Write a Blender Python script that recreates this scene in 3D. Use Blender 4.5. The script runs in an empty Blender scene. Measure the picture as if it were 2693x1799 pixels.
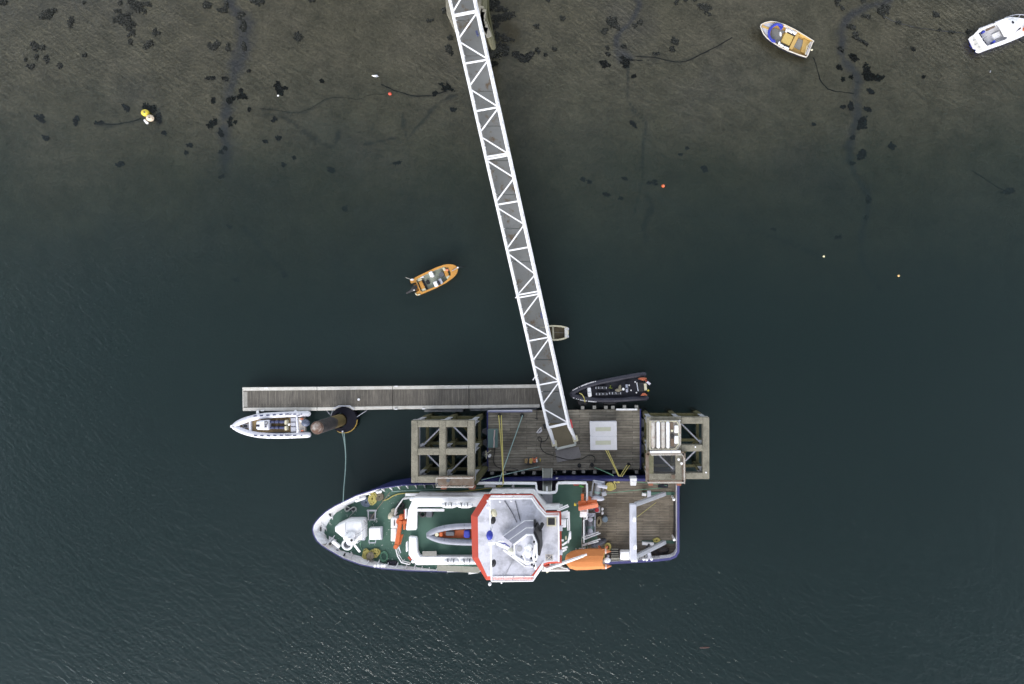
import bpy, bmesh, math, random
from mathutils import Vector, Matrix, noise
R = math.radians
random.seed(7)
sc = bpy.context.scene
H = 68.0      # camera height over the water
F = 1790.0    # focal length in photo pixels
NX, NY = 1550.0, 890.0   # where the plumb line under the camera lies in the photo

# ---------------------------------------------------------------- camera
cam_d = bpy.data.cameras.new("camera"); cam = bpy.data.objects.new("camera", cam_d)
sc.collection.objects.link(cam); sc.camera = cam
cam.location = (0, 0, H); cam.rotation_euler = (0, 0, 0)
cam_d.sensor_width = 36.0; cam_d.lens = F/2693*36.0
cam_d.shift_x = -(NX-1346.5)/2693; cam_d.shift_y = -(899.5-NY)/2693
cam_d.clip_end = 3000; cam_d.clip_start = 0.5
# ---------------------------------------------------------------- sky, sun, exposure
SUN_EL, SUN_AZ = 28.0, 190.0; SKYCAP = 9.0
wd = bpy.data.worlds.new("World"); sc.world = wd; wd.use_nodes = True
nt = wd.node_tree; bg = nt.nodes["Background"]
sky = nt.nodes.new("ShaderNodeTexSky"); sky.sky_type = 'NISHITA'; sky.sun_disc = False
sky.sun_elevation = R(SUN_EL); sky.sun_rotation = R(SUN_AZ); sky.dust_density = 1.5; sky.air_density = 1.0
hs = nt.nodes.new("ShaderNodeHueSaturation"); hs.inputs['Saturation'].default_value = 0.34
nt.links.new(sky.outputs[0], hs.inputs['Color'])
tcw = nt.nodes.new("ShaderNodeTexCoord"); cn = nt.nodes.new("ShaderNodeTexNoise"); cn.inputs['Scale'].default_value = 4.5; cn.inputs['Detail'].default_value = 3   # uneven cloud cover
nt.links.new(tcw.outputs['Generated'], cn.inputs['Vector']); cr = nt.nodes.new("ShaderNodeMapRange"); cr.inputs[1].default_value = .36; cr.inputs[2].default_value = .64; cr.inputs[3].default_value = .45; cr.inputs[4].default_value = 1.6
nt.links.new(cn.outputs['Fac'], cr.inputs[0]); sxw = nt.nodes.new("ShaderNodeSeparateXYZ"); nt.links.new(tcw.outputs['Generated'], sxw.inputs[0])
gr = nt.nodes.new("ShaderNodeMapRange"); gr.inputs[1].default_value = -.8; gr.inputs[2].default_value = .8; gr.inputs[3].default_value = 1.08; gr.inputs[4].default_value = .92   # brighter cloud towards the hidden sun
nt.links.new(sxw.outputs['Y'], gr.inputs[0]); gm = nt.nodes.new("ShaderNodeMath"); gm.operation = 'MULTIPLY'; nt.links.new(gr.outputs[0], gm.inputs[0])
zr = nt.nodes.new('ShaderNodeMapRange'); zr.inputs[1].default_value = .30; zr.inputs[2].default_value = .85; zr.inputs[3].default_value = 1.25; zr.inputs[4].default_value = .45   # overhead sky dimmed on purpose, to weaken its reflection in the water
nt.links.new(sxw.outputs['Z'], zr.inputs[0]); gz = nt.nodes.new('ShaderNodeMath'); gz.operation = 'MULTIPLY'; nt.links.new(zr.outputs[0], gz.inputs[0]); nt.links.new(cr.outputs[0], gz.inputs[1]); nt.links.new(gz.outputs[0], gm.inputs[1])
cm = nt.nodes.new("ShaderNodeVectorMath"); cm.operation = 'SCALE'; nt.links.new(hs.outputs[0], cm.inputs[0]); nt.links.new(gm.outputs[0], cm.inputs['Scale'])
mn = nt.nodes.new('ShaderNodeVectorMath'); mn.operation = 'MINIMUM'; mn.inputs[1].default_value = (SKYCAP, SKYCAP, SKYCAP*1.06)   # cloud veils the bright patch round the sun
nt.links.new(cm.outputs[0], mn.inputs[0]); nt.links.new(mn.outputs[0], bg.inputs[0])
bg.inputs[1].default_value = 0.15
sd = bpy.data.lights.new("sun", 'SUN'); sd.energy = 1.0; sd.angle = R(46); sd.color = (1, .97, .93)
sun = bpy.data.objects.new("sun", sd); sc.collection.objects.link(sun)
az = R(SUN_AZ); el = R(SUN_EL)
dirv = Vector((math.sin(az)*math.cos(el), math.cos(az)*math.cos(el), math.sin(el)))
sun.rotation_euler = dirv.to_track_quat('Z', 'Y').to_euler(); sun.location = (0, 0, 60)
sc.view_settings.view_transform = 'Standard'; sc.view_settings.look = 'None'
sc.view_settings.gamma = 1; sc.view_settings.exposure = 1.66
sc.render.engine = 'CYCLES'; sc.cycles.max_bounces = 6; sc.cycles.transparent_max_bounces = 12
sc.cycles.caustics_reflective = False; sc.cycles.caustics_refractive = False

# ---------------------------------------------------------------- placing helpers
def W(px, py, z=0.0):
    k = (H-z)/F
    return Vector(((px-NX)*k, (NY-py)*k, z))
def S(n, z=0.0): return n*(H-z)/F
CROP = dict(bow=(800,1240,4.694), wh=(1200,1240,4.9), aft=(1460,1240,4.9), dl=(1060,1040,5.588), ba=(1400,960,4.694),
  pon=(600,980,4.612), rib=(1480,960,9.027), ora=(1040,660,11.2), wood=(1960,30,10.668), cru=(2500,20,11.2),
  br=(1100,0,5.2275), din=(1350,760,6.535), dr=(1660,1060,7.127), ramp=(1400,1080,9.8), win=(1500,1255,12.543),
  res=(1500,1360,10.456), mast=(1300,1340,7.84), n=(0,0,1))
def Q(c, x, y, z=0.0):
    a = CROP[c]; return W(a[0]+x/a[2], a[1]+y/a[2], z)
def QL(c, pts, z=0.0):
    return [Q(c, p[0], p[1], p[2] if len(p) > 2 else z) for p in pts]
def offset(poly, d):
    n = len(poly); out = []
    area = sum(poly[i].x*poly[(i+1) % n].y-poly[(i+1) % n].x*poly[i].y for i in range(n))
    s = 1 if area > 0 else -1
    dd = d if isinstance(d, (list, tuple)) else [d]*n
    for i in range(n):
        a, b, c = poly[i-1], poly[i], poly[(i+1) % n]
        e1 = (b-a).to_2d(); e2 = (c-b).to_2d()
        e1 = e1.normalized() if e1.length > 1e-6 else e2.normalized()
        e2 = e2.normalized() if e2.length > 1e-6 else e1
        n1 = Vector((-e1.y, e1.x)); n2 = Vector((-e2.y, e2.x)); m = n1+n2
        m = m.normalized() if m.length > 1e-6 else n1
        k = 1/max(.5, m.dot(n1))
        out.append(Vector((b.x+m.x*dd[i]*k*s, b.y+m.y*dd[i]*k*s, b.z)))
    return out
def smooth_poly(pts, it=1, closed=False):
    for _ in range(it):
        o = []; n = len(pts)
        rng = range(n) if closed else range(n-1)
        if not closed: o.append(pts[0])
        for i in rng:
            a, b = pts[i], pts[(i+1) % n]
            o += [a.lerp(b, .25), a.lerp(b, .75)]
        if not closed: o.append(pts[-1])
        pts = o
    return pts

class MB:
    def __init__(s): s.v = []; s.f = []; s.mi = []; s.m = 0
    def add(s, vs, fs):
        b = len(s.v); s.v += [tuple(v) for v in vs]
        for f in fs: s.f.append([b+i for i in f]); s.mi.append(s.m)
        return s
    def prism(s, pts, z0, z1):
        n = len(pts)
        vs = [(p.x, p.y, z0) for p in pts]+[(p.x, p.y, z1) for p in pts]
        fs = [list(range(n))[::-1], list(range(n, 2*n))]+[[i, (i+1) % n, n+(i+1) % n, n+i] for i in range(n)]
        return s.add(vs, fs)
    def loft(s, rings, closed=True, cap0=False, cap1=False):
        n = len(rings[0]); vs = [v for r in rings for v in r]; fs = []
        for k in range(len(rings)-1):
            for i in range(n if closed else n-1):
                j = (i+1) % n
                fs.append([k*n+i, k*n+j, (k+1)*n+j, (k+1)*n+i])
        if cap0: fs.append(list(range(n))[::-1])
        if cap1: fs.append([(len(rings)-1)*n+i for i in range(n)])
        return s.add(vs, fs)
    def box(s, c, size, rz=0.0, tilt=0.0):
        M = Matrix.Rotation(rz, 3, 'Z') @ Matrix.Rotation(tilt, 3, 'Y')
        c = Vector(c); vs = []
        for z in (-.5, .5):
            for x, y in ((-.5, -.5), (.5, -.5), (.5, .5), (-.5, .5)):
                vs.append(c+M @ Vector((x*size[0], y*size[1], z*size[2])))
        return s.add(vs, [[3,2,1,0],[4,5,6,7],[0,1,5,4],[1,2,6,5],[2,3,7,6],[3,0,4,7]])
    def quadbox(s, pts, z0, z1): return s.prism(pts, z0, z1)
    def beam(s, a, b, w, h=None):
        h = w if h is None else h
        a = Vector(a); b = Vector(b); d = (b-a).normalized()
        u = Vector((0, 0, 1)) if abs(d.z) < .95 else Vector((0, 1, 0))
        r = d.cross(u).normalized()*w/2; t = r.cross(d).normalized()*h/2
        vs = [a-r-t, a+r-t, a+r+t, a-r+t, b-r-t, b+r-t, b+r+t, b-r+t]
        return s.add(vs, [[3,2,1,0],[4,5,6,7],[0,1,5,4],[1,2,6,5],[2,3,7,6],[3,0,4,7]])
    def tube(s, pts, r, n=6, closed=False, squash=1.0, caps=True):
        pts = [Vector(p) for p in pts]; N = len(pts); rr = r if isinstance(r, (list, tuple)) else [r]*N
        rings = []
        for i, p in enumerate(pts):
            if closed: d = pts[(i+1) % N]-pts[i-1]
            else: d = pts[min(i+1, N-1)]-pts[max(i-1, 0)]
            d = d.normalized() if d.length > 1e-7 else Vector((1, 0, 0))
            u = Vector((0, 0, 1)) if abs(d.z) < .93 else Vector((0, 1, 0))
            a = d.cross(u).normalized(); b = a.cross(d).normalized()
            rings.append([p+(a*math.cos(t)+b*math.sin(t)*squash)*rr[i] for t in [2*math.pi*k/n for k in range(n)]])
        if closed: rings.append(rings[0])
        return s.loft(rings, True, caps and not closed, caps and not closed)
    def cyl(s, c, r, h, n=16, r2=None):
        c = Vector(c); r2 = r if r2 is None else r2
        ra = [c+Vector((math.cos(t)*r, math.sin(t)*r, 0)) for t in [2*math.pi*k/n for k in range(n)]]
        rb = [c+Vector((math.cos(t)*r2, math.sin(t)*r2, h)) for t in [2*math.pi*k/n for k in range(n)]]
        return s.loft([ra, rb], True, True, True)
    def ell(s, c, rad, rz=0.0, n=14, m=8, tilt=0.0):
        c = Vector(c); M = Matrix.Rotation(rz, 3, 'Z') @ Matrix.Rotation(tilt, 3, 'Y'); rings = []
        for j in range(m+1):
            a = -math.pi/2+math.pi*j/m; cr = max(math.cos(a), 1e-3); z = math.sin(a)
            rings.append([c+M @ Vector((rad[0]*cr*math.cos(2*math.pi*k/n), rad[1]*cr*math.sin(2*math.pi*k/n), rad[2]*z)) for k in range(n)])
        return s.loft(rings, True, True, True)
    def capsule(s, a, b, r, n=12):
        a = Vector(a); b = Vector(b); d = (b-a).normalized(); P = []; RR = []
        for t in (0, .3, .6, .85): P.append(a-d*r*math.cos(t*math.pi/2)*1.0); RR.append(max(.02*r, r*math.sin(t*math.pi/2)))
        P.append(a); RR.append(r); P.append(b); RR.append(r)
        for t in (.85, .6, .3, 0): P.append(b+d*r*math.cos(t*math.pi/2)); RR.append(max(.02*r, r*math.sin(t*math.pi/2)))
        return s.tube(P, RR, n)
    def coil(s, c, r0, r1, r, turns=4, layers=2, wob=.08, sx=1, sy=1):
        c = Vector(c)
        for L in range(layers):
            pts = []; n = int(14*turns); ph = random.random()*6
            for i in range(n+1):
                t = i/n; a = t*turns*2*math.pi+ph; rad = r0+(r1-r0)*t
                rad *= 1+wob*math.sin(a*1.7+ph)+random.uniform(-wob, wob)*.5
                pts.append(c+Vector((math.cos(a)*rad*sx, math.sin(a)*rad*sy, r*(1+1.7*L)+random.uniform(0, r*.6))))
            s.tube(pts, r, 5)
        return s
    def rail(s, pts, h, r=.03, step=1.2, mids=1, rp=None):
        pts = [Vector(p) for p in pts]; rp = rp or r*.8
        up = Vector((0, 0, h))
        s.tube([p+up for p in pts], r, 6)
        for k in range(mids):
            s.tube([p+up*((k+1)/(mids+1)) for p in pts], r*.6, 5)
        for a, b in zip(pts, pts[1:]):
            n = max(1, round((b-a).length/step))
            for i in range(n): q = a.lerp(b, i/n); s.tube([q, q+up], rp, 5)
        s.tube([pts[-1], pts[-1]+up], rp, 5)
        return s
    def build(s, name, mats, parent=None, smooth=True, bevel=0.0, ang=38):
        me = bpy.data.meshes.new(name)
        org = ORG.get(parent, Vector((0, 0, 0)))
        me.from_pydata([(v[0]-org.x, v[1]-org.y, v[2]-org.z) for v in s.v], [], s.f)
        if not isinstance(mats, (list, tuple)): mats = [mats]
        for m in mats: me.materials.append(m)
        me.polygons.foreach_set('material_index', s.mi)
        bm = bmesh.new(); bm.from_mesh(me); bmesh.ops.recalc_face_normals(bm, faces=bm.faces); bm.to_mesh(me); bm.free()
        if smooth:
            me.shade_smooth(); me.set_sharp_from_angle(angle=R(ang))
        o = bpy.data.objects.new(name, me); sc.collection.objects.link(o)
        if parent is not None: o.parent = parent; ORG[o] = org
        if bevel:
            b = o.modifiers.new("bevel", 'BEVEL'); b.width = bevel; b.segments = 1; b.limit_method = 'ANGLE'; b.angle_limit = R(50)
        return o
ORG = {}
def tag(o, label, cat, group=None, kind=None):
    if label: o['label'] = label
    if cat: o['category'] = cat
    if group: o['group'] = group
    if kind: o['kind'] = kind
    return o
def thing(name, label, cat, loc, group=None):
    o = bpy.data.objects.new(name, None); sc.collection.objects.link(o); o.empty_display_size = .3
    o.location = loc; ORG[o] = Vector(loc)
    return tag(o, label, cat, group)
def single(name, mb, mats, label, cat, loc=None, group=None, **k):
    """a thing that is one mesh: its origin goes to its base"""
    xs = [v[0] for v in mb.v]; ys = [v[1] for v in mb.v]; zs = [v[2] for v in mb.v]
    c = Vector(loc) if loc else Vector(((min(xs)+max(xs))/2, (min(ys)+max(ys))/2, min(zs)))
    mb.v = [(v[0]-c.x, v[1]-c.y, v[2]-c.z) for v in mb.v]
    o = mb.build(name, mats, None, **k); o.location = c
    return tag(o, label, cat, group)
def copy_tree(o, parent=None):
    c = o.copy(); sc.collection.objects.link(c); c.parent = parent
    for ch in list(o.children): copy_tree(ch, c)
    return c

# ---------------------------------------------------------------- materials
MATS = {}
def _new(name):
    m = bpy.data.materials.new(name); m.use_nodes = True; nt = m.node_tree
    return m, nt, nt.nodes["Principled BSDF"]
def N(nt, t, **kw):
    n = nt.nodes.new(t)
    for k, v in kw.items():
        if k in n.inputs: n.inputs[k].default_value = v
        else: setattr(n, k, v)
    return n
def mixc(nt, fac, a, b, mode='MIX'):
    n = nt.nodes.new("ShaderNodeMix"); n.data_type = 'RGBA'; n.blend_type = mode
    for sock, val in ((n.inputs[0], fac), (n.inputs[6], a), (n.inputs[7], b)):
        if hasattr(val, 'links') or isinstance(val, bpy.types.NodeSocket): nt.links.new(val, sock)
        elif isinstance(val, (tuple, list)): sock.default_value = (*val[:3], 1)
        else: sock.default_value = val
    return n.outputs[2]
def coords(nt, scale=(1, 1, 1), rot=(0, 0, 0)):
    tc = nt.nodes.new("ShaderNodeNewGeometry")   # world position: the same grain size on every thing
    mp = nt.nodes.new("ShaderNodeMapping"); mp.inputs['Scale'].default_value = scale; mp.inputs['Rotation'].default_value = rot
    nt.links.new(tc.outputs['Position'], mp.inputs[0]); return mp.outputs[0]
def noise_f(nt, vec, scale, lo, hi, detail=4, rough=.55):
    n = N(nt, "ShaderNodeTexNoise"); n.inputs['Scale'].default_value = scale; n.inputs['Detail'].default_value = detail; n.inputs['Roughness'].default_value = rough
    nt.links.new(vec, n.inputs['Vector'])
    r = nt.nodes.new("ShaderNodeMapRange"); r.inputs[1].default_value = lo; r.inputs[2].default_value = hi; r.clamp = True
    nt.links.new(n.outputs['Fac'], r.inputs[0]); return r.outputs[0]
def paint(name, col, dirt=(.12, .1, .07), amt=.35, scale=1.6, rough=.5, metal=0.0, fine=.12, spec=.4):
    if name in MATS: return MATS[name]
    m, nt, p = _new(name); v = coords(nt)
    f1 = noise_f(nt, v, scale, .45, .8, 6, .65)
    mul = N(nt, "ShaderNodeMath", operation='MULTIPLY'); mul.inputs[1].default_value = amt; nt.links.new(f1, mul.inputs[0])
    c = mixc(nt, mul.outputs[0], col, dirt)
    f2 = noise_f(nt, v, scale*9, .3, .7, 3)
    c = mixc(nt, f2, c, tuple(x*(1-fine) for x in col), 'MIX') if False else c
    g = mixc(nt, f2, (1, 1, 1), (1-fine,)*3)
    c = mixc(nt, 1.0, c, g, 'MULTIPLY')
    nt.links.new(c, p.inputs['Base Color']); p.inputs['Roughness'].default_value = rough; p.inputs['Metallic'].default_value = metal
    p.inputs['Specular IOR Level'].default_value = spec
    MATS[name] = m; return m
def planks(name, base, alt, width=.2, length=3.0, rot=0.0, gap=(.02, .018, .015), stain=(.05, .045, .035), amt=.5):
    if name in MATS: return MATS[name]
    m, nt, p = _new(name); v = coords(nt, rot=(0, 0, rot))
    b = N(nt, "ShaderNodeTexBrick"); b.offset = .37; b.offset_frequency = 2
    b.inputs['Color1'].default_value = (*base, 1); b.inputs['Color2'].default_value = (*alt, 1); b.inputs['Mortar'].default_value = (*gap, 1)
    b.inputs['Scale'].default_value = 1; b.inputs['Mortar Size'].default_value = .012; b.inputs['Brick Width'].default_value = length; b.inputs['Row Height'].default_value = width
    nt.links.new(v, b.inputs['Vector'])
    mp = nt.nodes.new("ShaderNodeMapping"); mp.inputs['Scale'].default_value = (.5, 7, 1); nt.links.new(v, mp.inputs[0])
    g = noise_f(nt, mp.outputs[0], 1.6, .3, .72, 5, .7)
    c = mixc(nt, g, (.52, .52, .52), (1.38, 1.34, 1.26)); c = mixc(nt, 1.0, b.outputs['Color'], c, 'MULTIPLY')
    s = noise_f(nt, coords(nt), .35, .42, .7, 6, .7)
    mul = N(nt, "ShaderNodeMath", operation='MULTIPLY'); mul.inputs[1].default_value = amt; nt.links.new(s, mul.inputs[0])
    c = mixc(nt, mul.outputs[0], c, stain)
    nt.links.new(c, p.inputs['Base Color']); p.inputs['Roughness'].default_value = .8; p.inputs['Specular IOR Level'].default_value = .2
    bp = N(nt, "ShaderNodeBump"); bp.inputs['Strength'].default_value = .4; bp.inputs['Distance'].default_value = .02
    nt.links.new(g, bp.inputs['Height']); nt.links.new(bp.outputs[0], p.inputs['Normal'])
    MATS[name] = m; return m

white = paint("white_paint", (.78, .78, .80), (.33, .26, .19), .55, 1.3, .45)
white_clean = paint("white_gloss", (.80, .80, .82), (.45, .38, .3), .28, 2, .35, fine=.05)
bulw = paint("bulwark_white", (.76, .76, .79), (.28, .22, .17), .65, 1.2, .55)
hull_blue = paint("hull_blue", (.022, .025, .12), (.03, .03, .04), .5, 1.0, .35)
navy = paint("navy_black", (.012, .012, .022), (.05, .05, .06), .25, 2, .5)
black = paint("black_rubber", (.015, .015, .017), (.06, .06, .06), .3, 3, .6)
grey = paint("grey_steel", (.34, .35, .38), (.16, .12, .09), .4, 2, .5)
grey_lt = paint("pale_grey_steel", (.50, .51, .58), (.3, .28, .26), .35, 2, .5)
grey_dk = paint("dark_grey_steel", (.10, .105, .12), (.06, .05, .04), .4, 3, .55)
roofgrey = paint("roof_grey", (.58, .58, .64), (.13, .13, .135), 1.0, .8, .65, fine=.10)
red = paint("red_oxide_paint", (.40, .045, .022), (.22, .05, .03), .35, 1.2, .5)
orange = paint("orange_paint", (.55, .12, .03), (.2, .06, .03), .35, 3, .5)
orange_cover = paint("orange_canvas", (.52, .19, .055), (.40, .13, .04), .5, 1.0, .8, fine=.06)
ora_boat = paint("ochre_gelcoat", (.55, .27, .06), (.34, .16, .05), .45, 1.6, .4)
conc = paint("weathered_concrete", (.25, .232, .18), (.09, .085, .062), .85, 1.1, .9, fine=.42)
conc_m = paint("mossy_concrete", (.17, .16, .10), (.07, .075, .03), .8, 1.2, .9, fine=.3)
rust = paint("rusty_steel", (.15, .105, .075), (.24, .22, .19), .8, 2.2, .85, fine=.25)
rustw = paint("rusty_white_steel", (.52, .50, .46), (.22, .10, .05), .8, 2.6, .8, fine=.2)
moss = paint("mossy_timber", (.075, .07, .028), (.02, .022, .012), .7, 1.5, .9, fine=.3)
timber = paint("grey_timber", (.33, .32, .29), (.15, .14, .11), .5, 4, .9, fine=.25)
tan = paint("tan_deck", (.30, .21, .10), (.2, .15, .09), .4, 3, .8)
ply = paint("varnished_ply", (.52, .34, .11), (.34, .22, .09), .4, 3, .55)
cream = paint("cream_gelcoat", (.62, .58, .42), (.36, .33, .2), .4, 3, .5)
seafloor = paint("sage_floor", (.30, .33, .27), (.18, .18, .15), .6, 2.5, .8)
blue_t = paint("blue_tarpaulin", (.03, .045, .36), (.02, .025, .16), .5, 4, .6)
navy_seat = paint("navy_vinyl", (.05, .06, .13), (.03, .03, .06), .3, 4, .5)
greyrib = paint("grey_hypalon", (.27, .28, .33), (.14, .14, .16), .5, 2.5, .6)
blackrib = paint("charcoal_hypalon", (.030, .030, .045), (.012, .012, .02), .5, 3, .55)
whiterib = paint("white_hypalon", (.66, .66, .72), (.34, .33, .34), .35, 2.0, .5, fine=.06)
yellow_r = paint("yellow_rope", (.56, .49, .16), (.35, .27, .07), .5, 8, .8, fine=.35)
teal_r = paint("teal_rope", (.26, .38, .36), (.2, .25, .23), .4, 8, .8)
blue_r = paint("blue_grey_rope", (.17, .21, .28), (.1, .12, .15), .5, 8, .8, fine=.4)
brown_r = paint("brown_rope", (.22, .19, .14), (.12, .1, .08), .5, 8, .8, fine=.4)
green_r = paint("green_rope", (.12, .26, .17), (.08, .14, .1), .4, 8, .8)
pink = paint("salmon_paint", (.66, .2, .1), (.45, .15, .08), .4, 4, .6)
yellow = paint("yellow_plastic", (.66, .52, .05), (.4, .3, .05), .3, 6, .45)
glass = paint("dark_glass", (.02, .022, .03), (.03, .03, .03), .1, 3, .08, spec=.8)
teal_box = paint("teal_painted_steel", (.11, .18, .17), (.2, .2, .17), .4, 3, .6)
ramp_grey = paint("gritty_plate", (.25, .235, .23), (.17, .16, .15), .5, 3, .9, fine=.2)
haze_weed = paint("hazed_seaweed", (.040, .043, .045), (.06, .058, .05), .5, 6, .7, fine=.3, spec=.2)  # paler colour stands in for the water haze over deep weed
weed = paint("dark_seaweed", (.010, .012, .009), (.028, .024, .012), .6, 6, .55, fine=.4, spec=.3)
pon_deck = planks("pontoon_boards", (.18, .167, .15), (.135, .126, .115), .145, 4.0, R(90), amt=.35)
barge_deck = planks("barge_boards", (.30, .278, .235), (.19, .172, .145), .26, 2.6, 0, stain=(.062, .056, .044), amt=.7)
ship_wood = planks("ship_deck_boards", (.26, .23, .19), (.18, .16, .132), .16, 2.6, 0, stain=(.075, .06, .042), amt=.7)

def deck_green_mat():
    m, nt, p = _new("green_deck_paint"); v = coords(nt)
    f = noise_f(nt, v, .5, .3, .7, 5, .6)
    c = mixc(nt, f, (.038, .094, .068), (.058, .126, .094))
    f2 = noise_f(nt, v, 3.2, .62, .72, 5, .75); c = mixc(nt, f2, c, (.07, .12, .10))
    gx = nt.nodes.new('ShaderNodeNewGeometry'); sx = nt.nodes.new('ShaderNodeSeparateXYZ'); nt.links.new(gx.outputs['Position'], sx.inputs[0])
    mr = nt.nodes.new('ShaderNodeMapRange'); mr.inputs[1].default_value = -17.5; mr.inputs[2].default_value = -19; nt.links.new(sx.outputs['X'], mr.inputs[0])
    f3 = noise_f(nt, v, 4.2, .67, .70, 2, .5); mm = N(nt, 'ShaderNodeMath', operation='MULTIPLY'); nt.links.new(f3, mm.inputs[0]); nt.links.new(mr.outputs[0], mm.inputs[1])
    c = mixc(nt, mm.outputs[0], c, (.40, .43, .40))
    nt.links.new(c, p.inputs['Base Color']); p.inputs['Roughness'].default_value = .75; return m
deck_green = deck_green_mat()
def walk_mat():
    m, nt, p = _new("walkway_plate"); v = coords(nt)
    f = noise_f(nt, v, .22, .35, .65, 4, .5)
    c = mixc(nt, f, (.115, .118, .114), (.160, .164, .162))
    f2 = noise_f(nt, v, 1.1, .54, .66, 7, .75); c = mixc(nt, f2, c, (.085, .055, .028))
    f3 = noise_f(nt, v, .45, .6, .75, 5, .6); c = mixc(nt, f3, c, (.10, .09, .065))
    nt.links.new(c, p.inputs['Base Color']); p.inputs['Roughness'].default_value = .7; return m
walk = walk_mat()
def pile_mat():
    m, nt, p = _new("pile_steel"); v = coords(nt)
    g = nt.nodes.new("ShaderNodeNewGeometry"); sx = nt.nodes.new("ShaderNodeSeparateXYZ"); nt.links.new(g.outputs['Position'], sx.inputs[0])
    nz = noise_f(nt, v, 2.2, .2, .8, 5, .7)
    ad = N(nt, "ShaderNodeMath", operation='ADD'); nt.links.new(sx.outputs['Z'], ad.inputs[0]); nt.links.new(nz, ad.inputs[1])
    r = nt.nodes.new("ShaderNodeMapRange"); r.inputs[1].default_value = 3.2; r.inputs[2].default_value = 3.4; nt.links.new(ad.outputs[0], r.inputs[0])
    low = mixc(nt, nz, (.07, .06, .02), (.15, .10, .035)); up = mixc(nt, noise_f(nt, v, 1.6, .45, .75, 7, .8), (.022, .021, .023), (.075, .062, .055))
    c = mixc(nt, r.outputs[0], low, up)
    nt.links.new(c, p.inputs['Base Color']); p.inputs['Roughness'].default_value = .75; return m
pile_m = pile_mat()

# ================================================================= SEABED AND WATER
import numpy as np
PROF = [(-500, -9), (-60, -7), (-35, -6.2), (-18, -5.2), (-6, -4.2), (2, -3.3), (9, -2.1), (15, -1.2), (20, -.65), (24, -.32), (28, -.10), (31, -.05), (36, -.03), (60, -.03), (90, 1.2), (500, 6)]
def zb(x, y):
    yy = y-0.05*(x+10)*.6
    for (a, za), (b, zc) in zip(PROF, PROF[1:]):
        if a <= yy <= b: z = za+(zc-za)*(yy-a)/(b-a); break
    else: z = PROF[0][1] if yy < 0 else PROF[-1][1]
    if z > -.5: k_ = max(0.0, min(1.0, (-z-.03)/.4))
    else: k_ = 1.0
    return z+k_*.30*noise.noise(Vector((x*.09, y*.11, 0)))+k_*.015*noise.noise(Vector((x*.7, y*.7, 3)))
def BED(px, py, lift=0.0):
    z = 0.0
    for _ in range(3):
        p = W(px, py, z); z = zb(p.x, p.y)
    p = W(px, py, z); return Vector((p.x, p.y, zb(p.x, p.y)+lift))
CH = [  # (kind, half width m, polyline in the photo) : silt runnels with sky sheen painted in, dark furrows, pale silt
 ('silt', .62, [(590,-20),(612,20),(632,50),(640,90),(628,130),(618,165),(612,200),(604,240),(600,270),(590,310),(588,350),(596,400),(590,450)]),
 ('silt', 1.0, [(640,60),(650,100),(640,140),(622,175)]),
 ('silt', .28, [(1672,-10),(1684,15),(1668,40),(1655,66),(1630,82),(1618,105),(1622,140),(1632,160)]),
 ('silt', .35, [(1620,110),(1635,140),(1660,155)]),
 ('dark', .16, [(1650,175),(1654,215),(1648,250),(1660,280),(1680,305),(1702,325),(1694,355),(1690,400),(1688,440),(1690,480),(1676,530),(1668,560)]),
 ('pale', .5, [(1700,330),(1702,370),(1700,430),(1706,460),(1694,500),(1688,545),(1668,570)]),
 ('silt', .5, [(2338,-10),(2330,12),(2290,12),(2262,30),(2232,42),(2215,70),(2212,110),(2212,150),(2235,180),(2262,205),(2250,240),(2256,290),(2248,330),(2236,370),(2234,420)]),
 ('silt', .3, [(2236,400),(2240,440),(2258,480),(2280,500),(2286,540),(2276,580),(2264,610),(2262,660),(2270,700),(2300,740)]),
 ('pale', .6, [(2268,590),(2272,640),(2290,690)]),
 ('pale', .6, [(1560,440),(1620,458),(1700,500),(1780,545),(1860,568),(1960,595),(2060,620),(2150,640)]),
 ('dark', .2, [(1990,610),(2060,632),(2140,668),(2165,672)]),
 ('pale', 1.6, [(800,330),(840,340),(870,350),(900,370)]),
 ('pale', .9, [(620,380),(625,430),(612,460)]),
 ('dark', .22, [(700,300),(760,310),(800,350),(850,380),(880,390),(890,350)]),
 ('dark', .16, [(1060,300),(1062,340),(1072,370),(1090,340),(1120,310),(1150,270),(1200,250)]),
 ('dark', .12, [(960,380),(1000,372),(1040,362)]),
 ('pale', .7, [(1640,560),(1660,580),(1650,600)]), ('pale', .5, [(1730,560),(1735,585)]),
 ('dark', .3, [(1700,515),(1720,540),(1705,560),(1690,600),(1700,630)]),
 ('dark', .25, [(640,600),(680,640),(720,690),(750,720)]),
 ('dark', .05, [(690,286),(740,292),(790,300),(830,282),(860,258),(900,256)]),
 ('dark', .04, [(1660,150),(1700,150),(1770,165),(1800,163),(1900,118)]),
 ('dark', .06, [(1003,222),(1030,236),(1060,245),(1090,254),(1130,253),(1175,240)]),
 ('brown', .6, [(1985,90),(2005,118),(2040,140),(2080,155),(2112,160)]),
 ('brown', .5, [(2545,110),(2552,135),(2572,150)]),
 ('dark', .3, [(375,285),(400,280),(425,300),(415,325)]), ('dark', .25, [(258,328),(300,330),(340,322),(380,312)]),
 ('brown', .9, [(1330,60),(1350,90),(1325,110)]), ('brown', .5, [(1290,165),(1296,200),(1300,235)]),
]
def axis(lo, hi, st):
    a = list(np.arange(lo, hi, st)); return [-500, -250, -120, -80]+a+[70, 110, 220, 500]
xs = axis(-64, 50, .26); ys = axis(-42, 42, .26)
nx, ny = len(xs), len(ys)
bv = []
for y in ys:
    for x in xs: bv.append((x, y, zb(x, y)))
bf = [(j*nx+i, j*nx+i+1, (j+1)*nx+i+1, (j+1)*nx+i) for j in range(ny-1) for i in range(nx-1)]
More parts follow.
